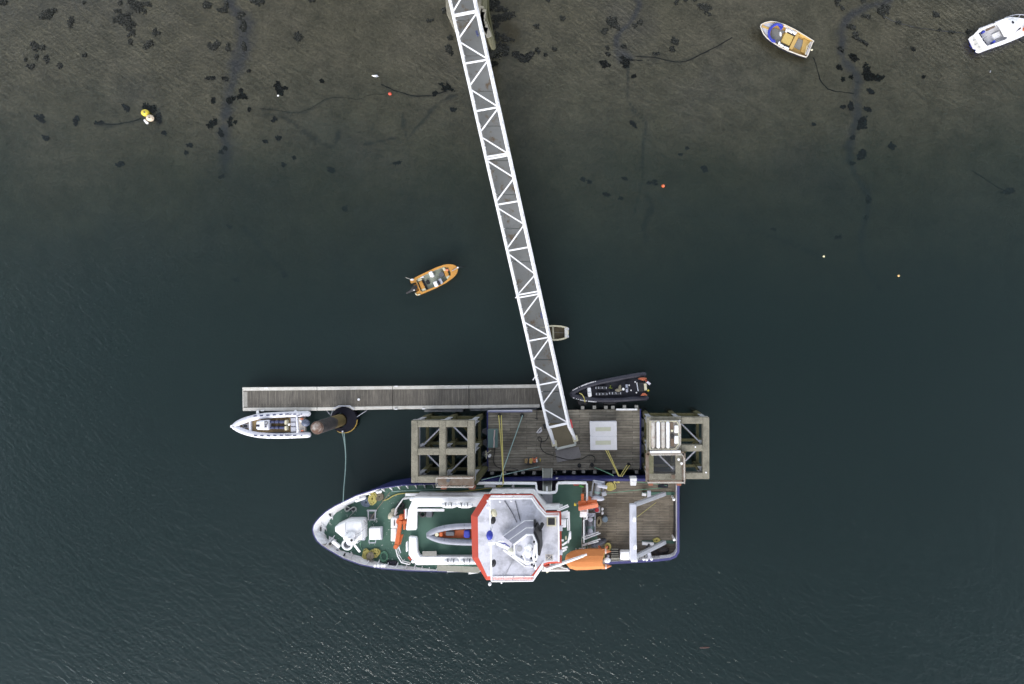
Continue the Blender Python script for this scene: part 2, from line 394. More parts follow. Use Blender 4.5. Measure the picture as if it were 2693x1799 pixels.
me = bpy.data.meshes.new("seabed"); me.from_pydata(bv, [], bf); me.shade_smooth()
A = np.array(bv); masks = {k: np.zeros(len(A)) for k in ('silt', 'dark', 'pale', 'brown')}
wob = np.array([noise.noise(Vector((v[0]*.9, v[1]*.9, 9)))*.5+noise.noise(Vector((v[0]*2.7, v[1]*2.7, 4)))*.35 for v in bv])
for kind, hw, pl in CH:
    P = [BED(*p) for p in pl]; P = smooth_poly(P, 2)
    best = np.full(len(A), 1e9)
    for a, b in zip(P, P[1:]):
        ax, ay = a.x, a.y; dx, dy = b.x-ax, b.y-ay; L = dx*dx+dy*dy+1e-9
        t = np.clip(((A[:, 0]-ax)*dx+(A[:, 1]-ay)*dy)/L, 0, 1)
        best = np.minimum(best, np.hypot(A[:, 0]-ax-t*dx, A[:, 1]-ay-t*dy))
    m_ = np.clip(1.15-(best+wob*(hw*1.1+.12))/max(hw, .15)*.9, 0, 1)*min(1, hw/.15+.3)
    masks[kind] = np.maximum(masks[kind], m_)
at = me.color_attributes.new("marks", 'FLOAT_COLOR', 'POINT')
buf = np.stack([masks['silt'], masks['dark'], masks['pale'], masks['brown']], 1).astype(np.float32).ravel()
at.data.foreach_set('color', buf)
m, nt, p = _new("mudflat"); v = coords(nt)
va = N(nt, "ShaderNodeAttribute", attribute_name="marks"); sp = nt.nodes.new("ShaderNodeSeparateColor"); nt.links.new(va.outputs['Color'], sp.inputs[0])
big = noise_f(nt, v, .09, .38, .62, 6, .65); mid = noise_f(nt, v, .45, .35, .7, 6, .65); fine = noise_f(nt, v, 3.6, .35, .75, 5, .75)
speck = noise_f(nt, v, 1.9, .66, .72, 3, .6)
stv = nt.nodes.new("ShaderNodeMapping"); stv.vector_type = 'TEXTURE'; stv.inputs['Rotation'].default_value = (0, 0, R(24)); stv.inputs['Scale'].default_value = (2.2, .4, 1); nt.links.new(v, stv.inputs[0])
drag = noise_f(nt, stv.outputs[0], .8, .5, .75, 5, .7)
c = mixc(nt, big, (.240, .224, .150), (.298, .274, .196))
c = mixc(nt, mid, c, (.150, .143, .100)); slt = noise_f(nt, v, .045, .52, .68, 5, .6); sl2 = N(nt, 'ShaderNodeMath', operation='MULTIPLY'); nt.links.new(slt, sl2.inputs[0]); sl2.inputs[1].default_value = .55; c = mixc(nt, sl2.outputs[0], c, (.134, .134, .130)); 
c = mixc(nt, fine, mixc(nt, 1.0, c, (1.16, 1.15, 1.13), 'MULTIPLY'), mixc(nt, 1.0, c, (.78, .78, .78), 'MULTIPLY'))
ml = N(nt, "ShaderNodeMath", operation='MULTIPLY'); ml.inputs[1].default_value = .22; nt.links.new(drag, ml.inputs[0]); c = mixc(nt, ml.outputs[0], c, (.105, .098, .068))
ms = N(nt, "ShaderNodeMath", operation='MULTIPLY'); ms.inputs[1].default_value = .45; nt.links.new(speck, ms.inputs[0]); c = mixc(nt, ms.outputs[0], c, (.06, .058, .045))
def mk(sock, col, k):
    global c
    q = N(nt, "ShaderNodeMath", operation='MULTIPLY'); q.inputs[1].default_value = k; nt.links.new(sock, q.inputs[0]); c = mixc(nt, q.outputs[0], c, col)
mk(sp.outputs[2], (.22, .22, .18), .35); mk(sp.outputs[0], (.098, .105, .118), .8); mk(sp.outputs[1], (.06, .065, .062), .7); mk(va.outputs['Alpha'], (.11, .085, .035), .6)  # the runnels' blue-grey is sky reflection painted into the mud
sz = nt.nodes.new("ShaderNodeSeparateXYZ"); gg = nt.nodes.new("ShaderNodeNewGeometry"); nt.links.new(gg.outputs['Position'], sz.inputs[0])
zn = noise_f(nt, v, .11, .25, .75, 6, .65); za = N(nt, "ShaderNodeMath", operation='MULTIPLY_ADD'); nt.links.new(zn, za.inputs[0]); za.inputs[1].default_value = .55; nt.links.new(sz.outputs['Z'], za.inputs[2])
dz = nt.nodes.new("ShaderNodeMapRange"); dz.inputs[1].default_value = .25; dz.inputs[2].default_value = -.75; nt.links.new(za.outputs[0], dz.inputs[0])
c = mixc(nt, dz.outputs[0], c, mixc(nt, 1.0, c, (.54, .60, .54), 'MULTIPLY'))  # first step of the dimming with depth painted on the bed
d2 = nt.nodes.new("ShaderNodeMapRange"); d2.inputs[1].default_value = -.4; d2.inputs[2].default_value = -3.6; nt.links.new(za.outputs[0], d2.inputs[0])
c = mixc(nt, d2.outputs[0], c, mixc(nt, 1.0, c, (.13, .32, .32), 'MULTIPLY'))   # deeper bed painted darker and greener, for light lost in the water
nt.links.new(c, p.inputs['Base Color']); p.inputs['Roughness'].default_value = .75; p.inputs['Specular IOR Level'].default_value = .35
bp = N(nt, "ShaderNodeBump"); bp.inputs['Strength'].default_value = .6; bp.inputs['Distance'].default_value = .05
nt.links.new(fine, bp.inputs['Height']); nt.links.new(bp.outputs[0], p.inputs['Normal'])
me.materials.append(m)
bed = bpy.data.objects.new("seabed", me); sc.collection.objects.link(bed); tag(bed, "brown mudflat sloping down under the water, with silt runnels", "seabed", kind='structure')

# water: one closed body, its top at z = 0
wm = bpy.data.materials.new("sea_water"); wm.use_nodes = True; nt = wm.node_tree; nt.nodes.clear()
out = nt.nodes.new("ShaderNodeOutputMaterial"); v = coords(nt)
def wave(scale, rot, st, dist):
    mp = nt.nodes.new("ShaderNodeMapping"); mp.vector_type = 'TEXTURE'; mp.inputs['Rotation'].default_value = (0, 0, R(rot)); mp.inputs['Scale'].default_value = st; nt.links.new(v, mp.inputs[0])
    n = N(nt, "ShaderNodeTexNoise"); n.inputs['Scale'].default_value = scale; n.inputs['Detail'].default_value = 1.5; n.inputs['Roughness'].default_value = .5; n.inputs['Distortion'].default_value = dist
    nt.links.new(mp.outputs[0], n.inputs['Vector']); return n.outputs['Fac']
w1 = wave(2.0, -38, (2.2, .75, 1), .3); w2 = wave(3.6, 28, (1.3, .8, 1), .5); w3 = wave(.55, -30, (1.6, .8, 1), .2)
def madd(a, b, kb):
    n = N(nt, "ShaderNodeMath", operation='MULTIPLY_ADD'); nt.links.new(b, n.inputs[0]); n.inputs[1].default_value = kb; nt.links.new(a, n.inputs[2]); return n.outputs[0]
hgt = madd(madd(w1, w2, .5), w3, .7)
patch = noise_f(nt, v, .05, .35, .65, 3, .5)
gy = nt.nodes.new("ShaderNodeNewGeometry"); sy = nt.nodes.new("ShaderNodeSeparateXYZ"); nt.links.new(gy.outputs['Position'], sy.inputs[0])
wind = nt.nodes.new("ShaderNodeMapRange"); wind.inputs[1].default_value = 24; wind.inputs[2].default_value = -34; wind.inputs[3].default_value = .075; wind.inputs[4].default_value = .16; nt.links.new(sy.outputs['Y'], wind.inputs[0])
wp = N(nt, "ShaderNodeMath", operation='MULTIPLY_ADD'); nt.links.new(patch, wp.inputs[0]); wp.inputs[1].default_value = .12; nt.links.new(wind.outputs[0], wp.inputs[2])
hm = N(nt, "ShaderNodeMath", operation='MULTIPLY'); nt.links.new(hgt, hm.inputs[0]); nt.links.new(wp.outputs[0], hm.inputs[1])
bmp = N(nt, "ShaderNodeBump"); bmp.inputs['Strength'].default_value = 1.0; bmp.inputs['Distance'].default_value = WAVE = .30; nt.links.new(hm.outputs[0], bmp.inputs['Height'])
fr = N(nt, "ShaderNodeFresnel"); fr.inputs['IOR'].default_value = 1.33; nt.links.new(bmp.outputs[0], fr.inputs['Normal'])
gl = nt.nodes.new("ShaderNodeBsdfGlossy"); gl.inputs['Roughness'].default_value = .07; gl.inputs['Color'].default_value = (.94, 1, .98, 1); nt.links.new(bmp.outputs[0], gl.inputs['Normal'])
tr = nt.nodes.new("ShaderNodeBsdfTransparent"); mx = nt.nodes.new("ShaderNodeMixShader")
nt.links.new(fr.outputs[0], mx.inputs[0]); nt.links.new(tr.outputs[0], mx.inputs[1]); nt.links.new(gl.outputs[0], mx.inputs[2]); nt.links.new(mx.outputs[0], out.inputs['Surface'])
ab = nt.nodes.new("ShaderNodeVolumeAbsorption"); ab.inputs['Color'].default_value = (.0, .54, .60, 1); ab.inputs['Density'].default_value = .135
vs = nt.nodes.new("ShaderNodeVolumeScatter"); vs.inputs['Color'].default_value = (.44, .84, .78, 1); vs.inputs['Density'].default_value = .22; vs.inputs['Anisotropy'].default_value = .2
av = nt.nodes.new("ShaderNodeAddShader"); nt.links.new(ab.outputs[0], av.inputs[0]); nt.links.new(vs.outputs[0], av.inputs[1]); nt.links.new(av.outputs[0], out.inputs['Volume'])
mb = MB(); X = 480
mb.prism([Vector((-X, -X, 0)), Vector((X, -X, 0)), Vector((X, X, 0)), Vector((-X, X, 0))], -11, 0)
water = mb.build("water", wm, smooth=False); tag(water, "dark green rippled tidal water over the mudflat", "water", kind='structure')

# ================================================================= FOOTBRIDGE
ZL0, ZL1 = 7.6, 3.2       # top chord height at photo y=0 and y=1130
def bz(py): return ZL0+(ZL1-ZL0)*py/1130.0
TH = 2.05
def brp(side, py, dz=0.0, dx=0.0):
    z = bz(py)
    px = (1181.8+.2300*py) if side == 0 else (1246.6+.2215*py)
    p = W(px+dx, py, z); p.z += dz; return p
g = thing("truss_footbridge", "long white steel truss footbridge sloping from the stone jetty down to the timber barge", "footbridge", W(1330, 560, 0))
for side in (0, 1):
    a, b = brp(side, -70), brp(side, 1120)
    MB().beam(a, b, .20, .20).build("top_chord", white_clean, g, bevel=.02)
    lo = Vector((0, 0, -TH))
    MB().beam(a+lo, b+lo, .26, .30).build("bottom_chord", white_clean, g, bevel=.02)
    e = Q('ramp', 560, 850, 1.5) if side == 0 else Q('ramp', 1105, 730, 1.5)
    MB().beam(b, e, .24, .2).build("raking_end_post", white_clean, g, bevel=.02)
    MB().beam(b+lo, Vector((e.x, e.y, 1.32)), .26, .24).build("bottom_chord", white_clean, g, bevel=.02)
    MB().box((e.x, e.y, 1.28), (.5, .55, .42), R(13)).build("bearing_shoe", cream, g, bevel=.03)
    hr = MB()
    for dz in (-.75, -1.15, -1.5): hr.beam(a+Vector((0, 0, dz)), b+Vector((0, 0, dz)), .045)
    hr.build("handrail", white, g)
nodes = [(0,-62,'s',-50),(0,41.7,'S',29.7),(1,33.5,'d',103),(0,109,'e',154),(0,167.4,'s',157),(1,160,'d',227.6),(0,234,'e',280),(0,292.7,'s',282),
 (1,285,'d',349),(0,359.4,'e',404),(0,413,'s',403.4),(0,419.3,'s',408.5),(0,421,'e',466),(1,469.7,'d',532),(0,538.6,'s',529),(0,546,'e',589),(1,592,'d',655),
 (0,660,'s',650),(0,666,'e',720),(1,723,'d',776),(0,776,'s',766),(0,783,'s',773),(1,774,'d',833.5),(0,845.7,'e',883),(0,897,'s',887),(1,890,'d',949.7),
 (0,961,'e',1000.5),(0,1013,'s',1002.6),(1,1006,'d',1064),(0,1075,'e',1111),(0,1125,'S',1113),(1,-45,'d',34)]
for sd, y0, k, y1 in nodes:
    a = brp(sd, y0); b = brp(1-sd, y1); w = .22 if k == 'S' else (.14 if k == 's' else .115)
    MB().beam(a, b, w, w*.8).build("cross_strut" if k in 'sS' else "diagonal_brace", white_clean, g, bevel=.01)
for side in (0, 1):
    y = -62.5; i = 0
    while y < 1120:
        t = brp(side, y); MB().beam(t, t+Vector((0, 0, -TH)), .1).build("truss_post", white_clean, g)
        t2 = brp(side, min(y+62.3, 1118)); up = i % 2 == 0
        MB().beam(t if up else t+Vector((0, 0, -TH)), t2+Vector((0, 0, -TH)) if up else t2, .08).build("side_diagonal", white_clean, g)
        y += 62.3; i += 1
EDZ = Vector((0, 0, -TH+.16))
L0, L1 = brp(0, -70), brp(0, 1120); R0, R1 = brp(1, -70), brp(1, 1120)
dk = MB(); sect = 13
for i in range(sect):
    t0, t1 = i/sect, (i+1)/sect-.0012
    p = [L0.lerp(L1, t0), R0.lerp(R1, t0), R0.lerp(R1, t1), L0.lerp(L1, t1)]; p = [q+EDZ for q in p]
    dk.loft([[q+Vector((0, 0, -.08)) for q in p], p], True, True, True)
dk.build("walkway_deck", walk, g, smooth=False)
e0, e1 = Q('ramp', 610, 860, 1.28), Q('ramp', 1085, 740, 1.28)
MB().loft([[L1+EDZ, R1+EDZ], [Q('ramp', 640, 965, 1.34), Q('ramp', 1115, 850, 1.34)]], closed=False).build("end_plate", paint("ochre_stained_plate", (.15, .125, .08), (.1, .09, .06), .5, 2, .8), g, smooth=False)
MB().beam(Q('ramp', 628, 985, 1.4), Q('ramp', 1115, 875, 1.4), .22, .12).beam(Q('ramp', 600, 880, 1.4), Q('ramp', 620, 975, 1.4), .2, .12).beam(Q('ramp', 1100, 795, 1.4), Q('ramp', 1112, 870, 1.4), .2, .12).build("hinge_frame", paint("pale_green_frame", (.48, .5, .46), (.3, .3, .25), .4, 3, .6), g)
a = Q('ramp', 985, 240, 2.6); b = Q('ramp', 1030, 430, 2.4)
MB().beam(a, b, .14, .3).build("red_sign", paint("red_sign_paint", (.5, .02, .03), (.4, .1, .1), .3, 4, .5), g)
MB().beam(Q('din', 480, 400, 4.3), Q('din', 490, 500, 4.2), .2, .3).build("notice_board", navy_seat, g)
MB().beam(Q('br', 800, 430, 6.9), Q('br', 820, 490, 6.9), .2, .3).build("notice_board", navy_seat, g)
MB().beam(Q('din', 30, 150, 5.0), Q('din', 100, 138, 5.0), .1, .1).build("bracket", white, g)
MB().beam(Q('din', 380, 1500, 2.6), Q('din', 335, 1568, 2.6), .09, .09).build("bracket", white, g)
p_ = QL('ramp', [(590,1010),(1190,930),(1250,1130),(1235,1210),(640,1335)], 1.03)
MB().prism(p_, 1.003, 1.05).build("landing_plate", ramp_grey, g, smooth=False)

# stone jetty the bridge starts from
j = thing("stone_jetty", "green stained masonry jetty arm under the shore end of the white footbridge", "jetty", Q('br', 900, 200, -.2))
b0 = MB().prism(QL('br', [(810,-260),(905,-260),(908,60),(912,130),(965,300),(1000,400),(1005,470),(970,500),(935,480),(900,360),(850,230),(820,100)], 3.2), -.6, 3.2)
b0.build("parapet", conc_m, j, bevel=.06)
MB().prism(QL('br', [(905,-260),(945,-260),(950,60),(975,180),(1010,380),(1048,520),(945,545),(900,400)], 1.4), -.6, 1.4).build("footing", moss, j, bevel=.05)
MB().prism(QL('br', [(360,-260),(470,-260),(500,60),(480,330),(440,280),(395,200),(380,100)], 3.6), -.6, 3.6).build("parapet", conc, j, bevel=.06)
MB().prism(QL('br', [(480,-300),(850,-300),(840,10),(500,10)], 4.2), -.6, 4.2).build("abutment", conc, j, bevel=.05)
mbs = MB()
for i in range(9):
    x, y = 860+random.uniform(-25, 35)+i*11, 130+i*42
    c_ = Q('br', x, y, 3.2); mbs.box((c_.x, c_.y, 3.22), (.5, .7, .1), random.uniform(-.4, .4))
mbs.build("coping_stones", paint("pale_coping", (.42, .39, .32), (.2, .17, .1), .7, 2, .9), j, bevel=.03)

# ================================================================= FLOATING WALKWAY
g = thing("floating_walkway", "long floating walkway with brown boards and white edge strips, left of the footbridge", "floating pontoon", W(1000, 1050, 0))
joints = [(638,1019,1081),(833.5,1017.5,1080),(1032.5,1015.5,1076.5),(1233,1013.5,1074.5),(1420,1011.5,1072)]
for (xa, ya, yb), (xb, yc, yd) in zip(joints, joints[1:]):
    z = .62; s_ = .6
    MB().prism([W(xa+s_, ya+9, z), W(xb-s_, yc+9, z), W(xb-s_, yd-9, z), W(xa+s_, yb-9, z)], .45, z-.03).build("board_deck", pon_deck, g, smooth=False)
    MB().prism([W(xa+s_, ya, z), W(xb-s_, yc, z), W(xb-s_, yc+8.5, z), W(xa+s_, ya+8.5, z)], .3, z).build("edge_strip", rustw if xa > 5000 else paint("worn_edge_white", (.58, .56, .52), (.3, .27, .2), .6, 1.5, .7), g, bevel=.02)
    MB().prism([W(xa+s_, yb-8.5, z), W(xb-s_, yd-8.5, z), W(xb-s_, yd, z), W(xa+s_, yb, z)], .3, z).build("edge_strip", MATS["worn_edge_white"], g, bevel=.02)
    fl = MB(); n = 3
    for i in range(n):
        u0, u1 = (i+.08)/n, (i+.92)/n
        X0, X1 = xa+(xb-xa)*u0, xa+(xb-xa)*u1
        fl.prism([W(X0, ya+4, .1), W(X1, ya+4, .1), W(X1, yb-5, .1), W(X0, yb-5, .1)], -.4, .42)
    fl.build("float", grey_dk, g)
    MB().beam(W(xa, (ya+yb)/2, .5), W(xa+.1, (ya+yb)/2+.1, .5), .1).build("coupling", grey_dk, g)
MB().prism([W(637.4, 1019, .64), W(639.5, 1019, .64), W(640.5, 1081, .64), W(638.4, 1081, .64)], .2, .63).build("end_strip", MATS["worn_edge_white"], g)
MB().prism([W(640.5, 1030, .62), W(650, 1030, .62), W(650.5, 1070, .62), W(641, 1070, .62)], .59, .605).build("end_board", timber, g)
for x, y in ((1041, 1076), (1114, 1075), (1042, 1016), (690, 1080), (700, 1020)):
    MB().capsule(W(x-3, y, .72), W(x+3, y, .72), .06, 8).build("cleat", white, g)
for a, b in (((1116, 1080), (1218, 1079)), ((1236, 1077.5), (1412, 1074.5))):
    mb = MB()
    for k in (0, 2.2, 4.4): mb.beam(W(a[0], a[1]+k-2, .4), W(b[0], b[1]+k-2, .4), .04)
    mb.build("side_rail", grey, g)
mb = MB(); mb.tube(QL('pon', [(1270,440),(1340,405),(1480,405),(1530,450)], .74), .05, 6); mb.tube(QL('pon', [(1270,440),(1250,520),(1200,470)], .5), .03, 6); mb.tube(QL('pon', [(1560,540),(1610,505),(1680,460)], .5), .03, 6)
mb.build("pile_bracket", grey_lt, g)
# pile and its collar
c0 = W(900, 1103.6, 0); c0.z = 0
top_ = W(831.8, 1125.7, 6.4); bx, by = top_.x, top_.y
base = Vector((bx, by, 0))
g = thing("steel_pile", "tall round steel pile, rusty on top and green below, standing at the left walkway", "pile", (bx, by, -3))
MB().cyl((bx, by, -7), .62, 13.2, 28).build("shaft", pile_m, g)
MB().cyl((bx, by, 6.2), .60, .22, 28, .52).build("top_plate", paint("dark_rust_plate", (.09,.05,.035), (.3,.27,.24), .6, 2.4, .8), g)
MB().cyl((bx, by, 6.4), .5, .12, 28, .1).build("cap", paint("birdlimed_rust", (.11, .055, .035), (.6, .58, .55), .8, 1.9, .8), g)
mb = MB(); rings = []
g = thing("pile_collar", "black octagonal floating collar with a yellow rim around the steel pile", "pile collar", (bx+.25, by-.1, .2))
cc = Q('pon', 1405, 570, .55)
def ring_pts(c, r, n, z, ph=0): return [Vector((c.x+math.cos(2*math.pi*i/n+ph)*r, c.y+math.sin(2*math.pi*i/n+ph)*r, z)) for i in range(n)]
MB().loft([ring_pts(Vector((bx, by, 0)), .74, 32, .66), ring_pts(cc, 1.28, 32, .66), ring_pts(cc, 1.30, 32, -.2), ring_pts(Vector((bx, by, 0)), .74, 32, -.2), ring_pts(Vector((bx, by, 0)), .74, 32, .66)], True).build("collar_ring", paint("collar_black", (.013,.013,.02), (.03,.03,.035), .4, 3, .95, spec=.1), g)
MB().tube([Vector((cc.x+math.cos(a)*1.3, cc.y+math.sin(a)*1.3, .55)) for a in [R(-120+i*8) for i in range(16)]], .055, 6).build("yellow_rim", paint("rim_yellow", (.5, .33, .07), (.3, .22, .08), .5, 5, .7), g)
MB().cyl(Q('pon', 1393, 712, .58), .09, .14, 12).build("bollard", grey_lt, g)

# ================================================================= DOLPHINS
def dolphin(g, poly_c, xs_, ys_, ztop=6.2):
    """concrete grid: bars between the given photo columns and rows"""
    x0, x3 = xs_[0][0], xs_[-1][1]; y0, y3 = ys_[0][0], ys_[-1][1]
    mb = MB()
    outer = [W(x0, y0, ztop), W(x3, y0, ztop), W(x3, y3, ztop), W(x0, y3, ztop)]
    for (a, b) in xs_: mb.prism([W(a, y0, ztop), W(b, y0, ztop), W(b, y3, ztop), W(a, y3, ztop)], ztop-.75, ztop)
    for (a, b) in ys_:
        for (c, d), (e, f) in zip(xs_, xs_[1:]):
            mb.prism([W(d, a, ztop), W(e, a, ztop), W(e, b, ztop), W(d, b, ztop)], ztop-.75, ztop-.004)
    mb.build("concrete_frame", conc, g, bevel=.03)
    legs = {}
    for i, (a, b) in enumerate(xs_):
        for j_, (c, d) in enumerate(ys_):
            p = W((a+b)/2, (c+d)/2, ztop); q = Vector((p.x, p.y, 0)); legs[i, j_] = q
            m = MB()
            for w_, h_, dx, dy in ((.42, .06, 0, .18), (.42, .06, 0, -.18), (.06, .30, 0, 0)): m.prism([Vector((q.x+sx*w_/2+dx, q.y+sy*h_/2+dy, 0)) for sx, sy in ((-1,-1),(1,-1),(1,1),(-1,1))], 2.5, ztop-.7)
            m.build("leg", grey, g)
            MB().box((q.x, q.y, -1.7), (.5, .5, 8.4), .1).build("leg_casing", moss, g, bevel=.04)
            MB().box((q.x, q.y, ztop-.85), (.62, .62, .22)).build("leg_head", grey, g, bevel=.02)
    n = len(xs_); m_ = len(ys_)
    for z, mat_, w_ in ((4.4, grey_lt, .11), (1.2, moss, .26)):
        for j_ in range(m_):
            for i in range(n-1): MB().beam(legs[i, j_]+Vector((0, 0, z)), legs[i+1, j_]+Vector((0, 0, z)), w_).build("brace", mat_, g)
        for i in range(n):
            for j_ in range(m_-1): MB().beam(legs[i, j_]+Vector((0, 0, z)), legs[i, j_+1]+Vector((0, 0, z)), w_).build("brace", mat_, g)
    for i in range(n-1):
        for j_ in range(m_-1):
            a, b = (legs[i, j_], legs[i+1, j_+1]) if (i+j_) % 2 else (legs[i+1, j_], legs[i, j_+1])
            MB().beam(a+Vector((0, 0, 3.9)), b+Vector((0, 0, 3.9)), .12).build("diagonal_brace", grey_lt, g)
            MB().beam(a+Vector((0, 0, .9)), b+Vector((0, 0, .9)), .22).build("diagonal_brace", moss, g)
    return legs
def dpx(c, a): return [(CROP[c][0]+u/CROP[c][2]) for u in a]
def dpy(c, a): return [(CROP[c][1]+u/CROP[c][2]) for u in a]
g = thing("concrete_dolphin", "open concrete grid dolphin on green stained legs, left of the timber barge", "mooring dolphin", Q('dl', 600, 820, 0))
X = dpx('dl', [120, 215, 530, 625, 945, 1042]); Y = dpy('dl', [370, 465, 780, 875, 1190, 1283])
dolphin(g, 'dl', [(X[0], X[1]), (X[2], X[3]), (X[4], X[5])], [(Y[0], Y[1]), (Y[2], Y[3]), (Y[4], Y[5])])
pl = QL('dl', [(510,1190),(1045,1190),(1045,1325),(510,1325)], 6.5)
MB().prism(pl, 6.36, 6.5).build("rusty_platform", rust, g, bevel=.02)
MB().cyl(Q('dl', 665, 1248, 6.5), .16, .12, 16).build("platform_hole_cover", grey_dk, g)
MB().rail(QL('dl', [(1045,1325),(510,1325),(510,1195)], 6.5), .7, .03, 1.0).build("handrail", rustw, g)
MB().rail(QL('dl', [(515,1195),(1040,1195)], 6.5), .7, .03, 1.0).build("handrail", rustw, g)
for x in (610, 1020): MB().box(Q('dl', x, 1338, 5.6), (.5, .35, .9)).build("fender_bracket", paint("rusty_red_bracket", (.27,.10,.06), (.2,.12,.08), .5, 3, .8), g)
MB().beam(Q('dl', 1040, 1290, 5.8), Q('dl', 1230, 1040, .5), .5, .3).build("fender_beam", moss, g)

g = thing("concrete_dolphin", "concrete grid dolphin with white pipe rack and mesh platform, right of the barge", "mooring dolphin", Q('dr', 900, 850, 0))
Xd = dpx('dr', [295, 410, 830, 940, 1342, 1465]); Yd = dpy('dr', [268, 388, 785, 905, 1310, 1425])
dolphin(g, 'dr', [(Xd[0], Xd[1]), (Xd[2], Xd[3]), (Xd[4], Xd[5])], [(Yd[0], Yd[1]), (Yd[2], Yd[3]), (Yd[4], Yd[5])])
MB().prism(QL('dr', [(345,325),(905,325),(930,400),(930,790),(860,880),(345,880)], 6.42), 6.2, 6.42).build("rack_base", rustw, g, bevel=.03)
mesh = MB()
P4 = QL('dr', [(300,940),(985,940),(985,1475),(300,1475)], 6.4)
for a, b in zip(P4, P4[1:]+P4[:1]): mesh.beam(a, b, .3, .16)
mesh.build("mesh_frame", rust, g)
MB().prism(QL('dr', [(305,950),(420,950),(420,1330),(305,1330)], 6.44), 6.3, 6.44).build("side_plate", conc_m, g)
MB().prism(QL('dr', [(830,960),(950,960),(950,1330),(830,1330)], 6.44), 6.3, 6.44).build("side_plate", conc, g)
MB().prism(QL('dr', [(305,1325),(950,1325),(950,1455),(305,1455)], 6.45), 6.3, 6.45).build("side_plate", conc, g)
MB().box(Q('dr', 785, 1380, 6.5), (.35, .35, .12)).build("pad_eye", rust, g)
ms = MB()
for i in range(22): ms.beam(Q('dr', 425+i*18.6, 948, 6.38), Q('dr', 425+i*18.6, 1325, 6.38), .013)
for i in range(16): ms.beam(Q('dr', 420, 955+i*24, 6.36), Q('dr', 832, 955+i*24, 6.36), .013)
ms.build("mesh_panel", grey_dk, g)
MB().beam(Q('dr', 350, 918, 6.7), Q('dr', 925, 912, 6.7), .2, .12).build("white_beam", white, g)
MB().rail(QL('dr', [(360,940),(930,935),(970,1000),(975,1470)], 6.5), 1.0, .03, 1.0).build("handrail", rustw, g)
MB().rail(QL('dr', [(975,1470),(300,1470)], 6.5), .6, .03, 1.0).build("handrail", rustw, g)
for x, y in ((885, 1055), (940, 1130)): MB().cyl(Q('dr', x, y, 6.6), .11, .18, 14).build("lamp", white_clean, g)
for x, y in ((908, 330), (1200, 822), (1400, 1300)): MB().cyl(Q('dr', x, y, 6.2), .07, .1, 10).build("bolt_cap", white_clean, g)
for x in (360, 885): MB().box(Q('dr', x, 1500, 5.6), (.4, .3, .9)).build("fender_bracket", paint("rusty_red_bracket", (.27,.10,.06), (.2,.12,.08), .5, 3, .8), g)
rk = thing("pipe_rack", "rust streaked rack holding white tubes on top of the right concrete dolphin", "pipe rack", Q('dr', 620, 600, 6.42))
for i, x in enumerate((408, 505, 595, 685)):
    MB().capsule(Q('dr', x, 375, 6.62), Q('dr', x+3, 815, 6.62), .17, 12).build("white_tube", rustw if i in (0, 2) else white, rk)
for y in (350, 600, 855): MB().beam(Q('dr', 355, y, 6.47), Q('dr', 885, y, 6.47), .07, .08).build("rack_bar", rustw, rk)
fr = MB(); P4 = QL('dr', [(355,345),(850,345),(885,400),(885,770),(820,860),(355,860)], 6.55)
fr.tube(P4, .045, 6, closed=True); fr.build("rack_frame", cream, rk)
MB().box(Q('dr', 757, 425, 6.55), (.28, .6, .14)).build("rust_tray", rust, rk)
MB().box(Q('dr', 770, 740, 6.55), (.3, .7, .14)).build("rust_tray", rust, rk)
MB().cyl(Q('dr', 768, 603, 6.45), .17, .2, 16).build("black_cap", black, rk)
MB().cyl(Q('dr', 760, 515, 6.5), .1, .2, 12).build("cream_cap", cream, rk)
for y0, y1 in ((420, 560), (610, 760)): MB().box((Q('dr', 845, 0, 6.6).x, Q('dr', 845, (y0+y1)/2, 6.6).y, 6.62), (.36, .68, .16)).build("white_crate", white, rk, bevel=.04)

# ================================================================= TIMBER BARGE
g = thing("timber_barge", "flat barge with weathered timber deck moored between the two concrete dolphins", "barge", W(1480, 1158, 0))
bp4 = [W(1282, 1081, 1), W(1684, 1076, 1), W(1684.4, 1234, 1), W(1283, 1239, 1)]
MB().prism(offset(bp4, .12), -.9, .86).build("hull", hull_blue, g, bevel=.05)
MB().prism(bp4, .86, 1.0).build("timber_deck", barge_deck, g, smooth=False)
for a, b in ((0, 3), (2, 1)): MB().beam(bp4[a]+Vector((0, 0, -.02)), bp4[b]+Vector((0, 0, -.02)), .13, .2).build("edge_beam", hull_blue, g)
MB().beam(W(1283, 1081, 1.02), W(1400, 1079.5, 1.02), .16, .16).build("edge_kerb", grey_lt, g); MB().beam(W(1620, 1077, 1.02), W(1676, 1077, 1.02), .16, .16).build("edge_kerb", white, g)
for c_, x, y in [('dl', 1305,1143), ('dl', 1490,1128), ('dl', 1650,1148), ('dl', 1762,1132), ('dl', 1925,1143), ('dl', 2230,1135)]+[('ba', x, y) for x, y in ((275,1330),(395,1314),(512,1328),(630,1314),(772,1323),(1010,1321),(1287,1321),(620,531),(765,525),(908,527),(995,527),(1138,520),(1287,521))]:
    p = Q(c_, x, y, .95); MB().box((p.x, p.y, .25), (.34, .34, 1.4)).build("fender_post", timber, g, bevel=.03)
mb = MB()
for y in range(4):
    p = W(1684, 1105+y*32, .9); mb.prism([W(1684.5, 1098+y*34, .8), W(1700, 1106+y*34, .8), W(1700, 1118+y*34, .8), W(1684.5, 1126+y*34, .8)], .55, .78)
mb.build("guide_arm", grey_dk, g)
mb = MB()
for y in range(4): mb.prism([W(1282, 1124+y*30, .8), W(1268, 1130+y*30, .8), W(1268, 1138+y*30, .8), W(1282, 1146+y*30, .8)], .55, .78)
mb.build("guide_arm", grey_dk, g)
